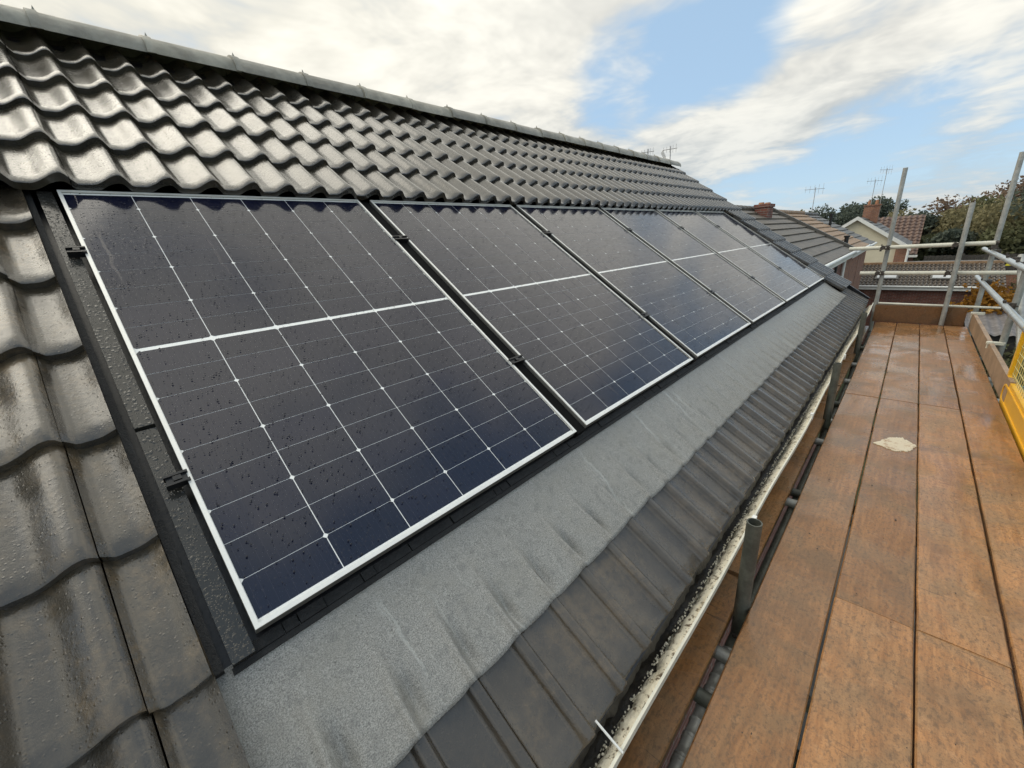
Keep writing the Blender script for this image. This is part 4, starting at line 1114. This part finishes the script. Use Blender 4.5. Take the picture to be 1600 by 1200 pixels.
# flat pale roof in front of it, garden walls, fence
fr_ = empty('flat_roofed_annex', (40, -3.1, 0), 'low annex with pale flat roof behind the pantile extension', 'annex')
mb = MB(); mb.box(37.2, 43, -4.7, -2.1, 0, 3.35); mb.obj('wall', M_BRICK2, fr_)
mb = MB(); mb.box(37.0, 43.2, -4.85, -1.95, 3.352, 3.60); mb.obj('flat_roof', M_FLATROOF, fr_)
mb = MB(); mb.box(38, 38.22, -9.5, -4.9, 0, 3.25); mb.obj('garden_wall', M_BRICK2, None, label='red brick garden wall behind the pantile extension', cat='wall')
mb = MB(); mb.box(-1.0, 1.0, -1.05, 1.05, -0.09, 0.09, 0, None, 0.06); mb.obj('yellow_cover', M_FOAM, None, Matrix.Translation((40.5, -6.0, 3.72)), label='bright yellow padded cover behind the brick garden wall', cat='cover')
fn = empty('garden_fence', (44, -8, 0), 'dark timber garden fence below the trees', 'fence')
y = -15.0
for k_ in range(6):
    for q in range(10):
        mb = MB(); mb.box(43.9, 43.94, y + q * .2, y + q * .2 + .185, 2.2, 4.05 + random.uniform(-.02, .02)); mb.obj('plank', M_FENCE, fn)
    mb = MB(); mb.box(43.86, 44.0, y - .06, y + .04, 0.0, 4.15); mb.obj('post', M_FENCE, fn)
    y += 2.02
# corrugated shed roof and plants, lower right
sh = empty('garden_shed', (25.3, -5.6, 0), 'garden shed with worn corrugated roof below the outer toe board', 'shed')
mb = MB(); mb.box(23.6, 27.3, -7.4, -4.5, 0, 2.35); mb.obj('wall', M_FENCE, sh)
V = []; F = []; n = 90
for i in range(n + 1):
    y = -4.3 - 3.4 * i / n; h_ = 0.035 * math.cos(2 * math.pi * (i / n) * 3.4 / 0.30)
    V += [(23.3, y, 2.35 + h_), (25.45, y, 2.62 + h_), (25.40, y, 2.57 + h_), (27.6, y, 2.84 + h_)]
for i in range(n): F += [(4 * i, 4 * i + 4, 4 * i + 5, 4 * i + 1), (4 * i + 2, 4 * i + 6, 4 * i + 7, 4 * i + 3)]
obj('corrugated_roof', mesh('corrugated_roof', V, F, M_CORR, True), sh)
mb = MB(); mb.box(18.0, 18.1, -7.5, -5.2, 0, 1.9); mb.obj('garden_screen', M_TEAL, None, label='teal painted garden screen seen past the outer toe board', cat='garden screen')

# ================================================================== TREES
def leaf_cloud(n, blobs, size, seed, flat=0.5):
    r = np.random.default_rng(seed)
    V = []; F = []
    tot = sum(b[3] * b[4] * b[5] for b in blobs)
    for bx_, by_, bz_, rx_, ry_, rz_ in blobs:
        m_ = int(n * rx_ * ry_ * rz_ / tot)
        d = r.normal(size=(m_, 3)); d /= np.linalg.norm(d, axis=1)[:, None]
        rad = r.random(m_) ** 0.45
        nz = np.array([mnoise.noise(Vector((a * 2.2 + seed, b * 2.2, c_ * 2.2 + bx_))) for a, b, c_ in d])
        rad = rad * (1 + 0.45 * nz)
        P_ = np.array([bx_, by_, bz_]) + d * rad[:, None] * np.array([rx_, ry_, rz_])
        s = size * r.uniform(.5, 1.3, (len(P_), 1))
        a = r.normal(size=(len(P_), 3)); a /= np.linalg.norm(a, axis=1)[:, None]
        b = np.cross(a, r.normal(size=(len(P_), 3))); b /= np.linalg.norm(b, axis=1)[:, None]
        Q = np.stack([P_ - a * s, P_ + b * s * .6, P_ + a * s, P_ - b * s * .6], 1).reshape(-1, 3)
        o = len(V); V += Q.tolist(); F += (np.arange(len(P_) * 4).reshape(-1, 4) + o).tolist()
    return V, F
def tree(x, y, h, rx_, mat, label, n=2600, seed=0, conifer=False, size=0.22, group='trees on the wooded slope', name='tree', base=0.0):
    r = random.Random(seed)
    t_ = empty(name, (x, y, base), label, 'tree', group)
    mb = MB(); mb.tube((x, y, base), (x + r.uniform(-.2, .2), y, base + h * .62), .05 * h * .5, 8, .05 * h * .2)
    for k_ in range(4):
        a = r.uniform(0, 6.28); mb.tube((x, y, base + h * (.3 + .08 * k_)), (x + math.cos(a) * rx_ * .6, y + math.sin(a) * rx_ * .6, base + h * (.55 + .08 * k_)), .018 * h * .5, 6, .006 * h)
    mb.obj('trunk', M_BARK, t_)
    blobs = []
    if conifer:
        for k_ in range(7):
            f = k_ / 6; blobs.append((x, y, base + h * (.22 + .74 * f), rx_ * (1 - .85 * f), rx_ * (1 - .85 * f), h * .10))
    else:
        for k_ in range(11):
            a = r.uniform(0, 6.28); q = r.random() ** .6 * rx_ * .75
            zz = base + h * r.uniform(.38, .86); s = r.uniform(.38, .62) * rx_
            blobs.append((x + q * math.cos(a), y + q * math.sin(a), zz, s, s, s * .8))
    V, F = leaf_cloud(n, blobs, size, seed)
    obj('crown', mesh('crown', V, F, mat), t_)
    return t_
TREES = [ # x, y, top z, radius, mat, label, conifer
 (62, -7.2, 10.4, 3.4, L_RUST, 'tallest rust-brown tree on the crest at the right', False),
 (66, -11.0, 11.6, 3.8, L_RUST, 'rust and white-flecked tree at the far right edge of the wood', False),
 (58, -4.6, 9.0, 2.6, L_RUST, 'rust-brown tree just left of the crest', False),
 (50, -6.6, 8.3, 3.0, L_OLIVE, 'broad olive-yellow tree in front of the rust trees', False),
 (46, -9.4, 8.8, 3.2, L_DARK, 'dark evergreen at the right edge behind the corner post', False),
 (52, -9.6, 9.8, 3.0, L_OLIVE, 'olive tree at the right edge above the dark evergreen', False),
 (55, -2.6, 7.9, 2.0, L_DARK, 'small dark tree right of the tall left post', False),
 (48, -5.0, 6.6, 1.8, L_DARK, 'low dark shrubby tree between the middle posts', False),
 (47, -7.2, 6.2, 2.0, L_GREEN, 'low green tree above the garden fence', False),
 (60, -0.6, 8.6, 2.2, L_OLIVE, 'yellow-green tree just right of the taller aerial', False),
 (64, 2.8, 9.9, 2.2, L_DARK, 'dark pine behind the cream house chimney', False),
 (66, 0.6, 9.7, 2.2, L_DARK, 'dark pine between the two chimney aerials', False),
 (58, 4.6, 8.7, 2.6, L_DARK, 'dark green tree above the cream gable', False),
 (60, 8.4, 8.7, 2.4, L_OLIVE, 'pale olive tree at the left end of the wood', False),
 (57, 6.4, 8.5, 2.3, L_GREEN, 'bushy green tree left of the cream gable', False),
 (54, -4.4, 7.6, 2.0, L_OLIVE, 'olive tree beside the red-brown roof', False),
 (57, -6.0, 8.6, 2.4, L_GREEN, 'mid green tree between the short post and the corner post', False),
 (49, -3.6, 6.0, 1.5, L_GREEN, 'small green tree at the end of the red-brown roof', False),
 (56, -8.2, 9.4, 2.6, L_GREEN, 'tall green tree behind the corner post', False),
 (53, -12.0, 9.6, 3.0, L_DARK, 'dark tree outermost at the right of the wood', False),
 (70, 11.2, 9.4, 2.0, L_OLIVE, 'small tan tree leftmost above the tan roof', False),
]
for i, (x, y, zt, rd, mt, lb, cf) in enumerate(TREES):
    bz = min(6.0, (x - 45) * 0.035) if x > 45 else 0
    tree(x, y, zt - bz, rd, mt, lb, 5200, 300 + i, cf, 0.16, base=bz)
# golden shrub by the extension, green garden shrubs
def shrub(x, y, zt, rd, mat, label, n, seed, size=.10):
    t_ = empty('shrub', (x, y, 0), label, 'shrub', 'garden shrubs')
    mb = MB()
    for k_ in range(4):
        a = k_ * 1.6; mb.tube((x, y, 0), (x + math.cos(a) * rd * .4, y + math.sin(a) * rd * .4, zt * .8), .05, 6, .015)
    mb.obj('stem', M_BARK, t_)
    r = random.Random(seed)
    blobs = [(x + r.uniform(-.5, .5) * rd, y + r.uniform(-.6, .6) * rd, zt - rd * r.uniform(.3, 1.4), rd * .55, rd * .55, rd * .5) for _ in range(9)]
    V, F = leaf_cloud(n, blobs, size, seed); obj('foliage', mesh('foliage', V, F, mat), t_)
shrub(27.2, -4.9, 4.1, 1.25, L_GOLD, 'golden autumn shrub at the corner of the pantile extension', 3000, 51)
shrub(31.5, -7.4, 4.4, 1.3, L_OLIVE, 'olive shrub behind the golden one at the right edge', 2200, 52)
shrub(22.4, -5.3, 2.25, 1.3, L_GREEN, 'green shrub against the shed below its corrugated roof', 3600, 53)
shrub(19.6, -5.3, 1.95, 1.15, L_OLIVE, 'olive shrub between the shed and the lower green shrub', 3000, 56)
shrub(16.6, -5.5, 1.6, 1.2, L_GREEN, 'green shrub seen under the lower outer rail', 2600, 54)
shrub(9.5, -5.2, 1.2, 1.1, L_DARK, 'dark shrub nearest the scaffold on the ground', 2200, 55)
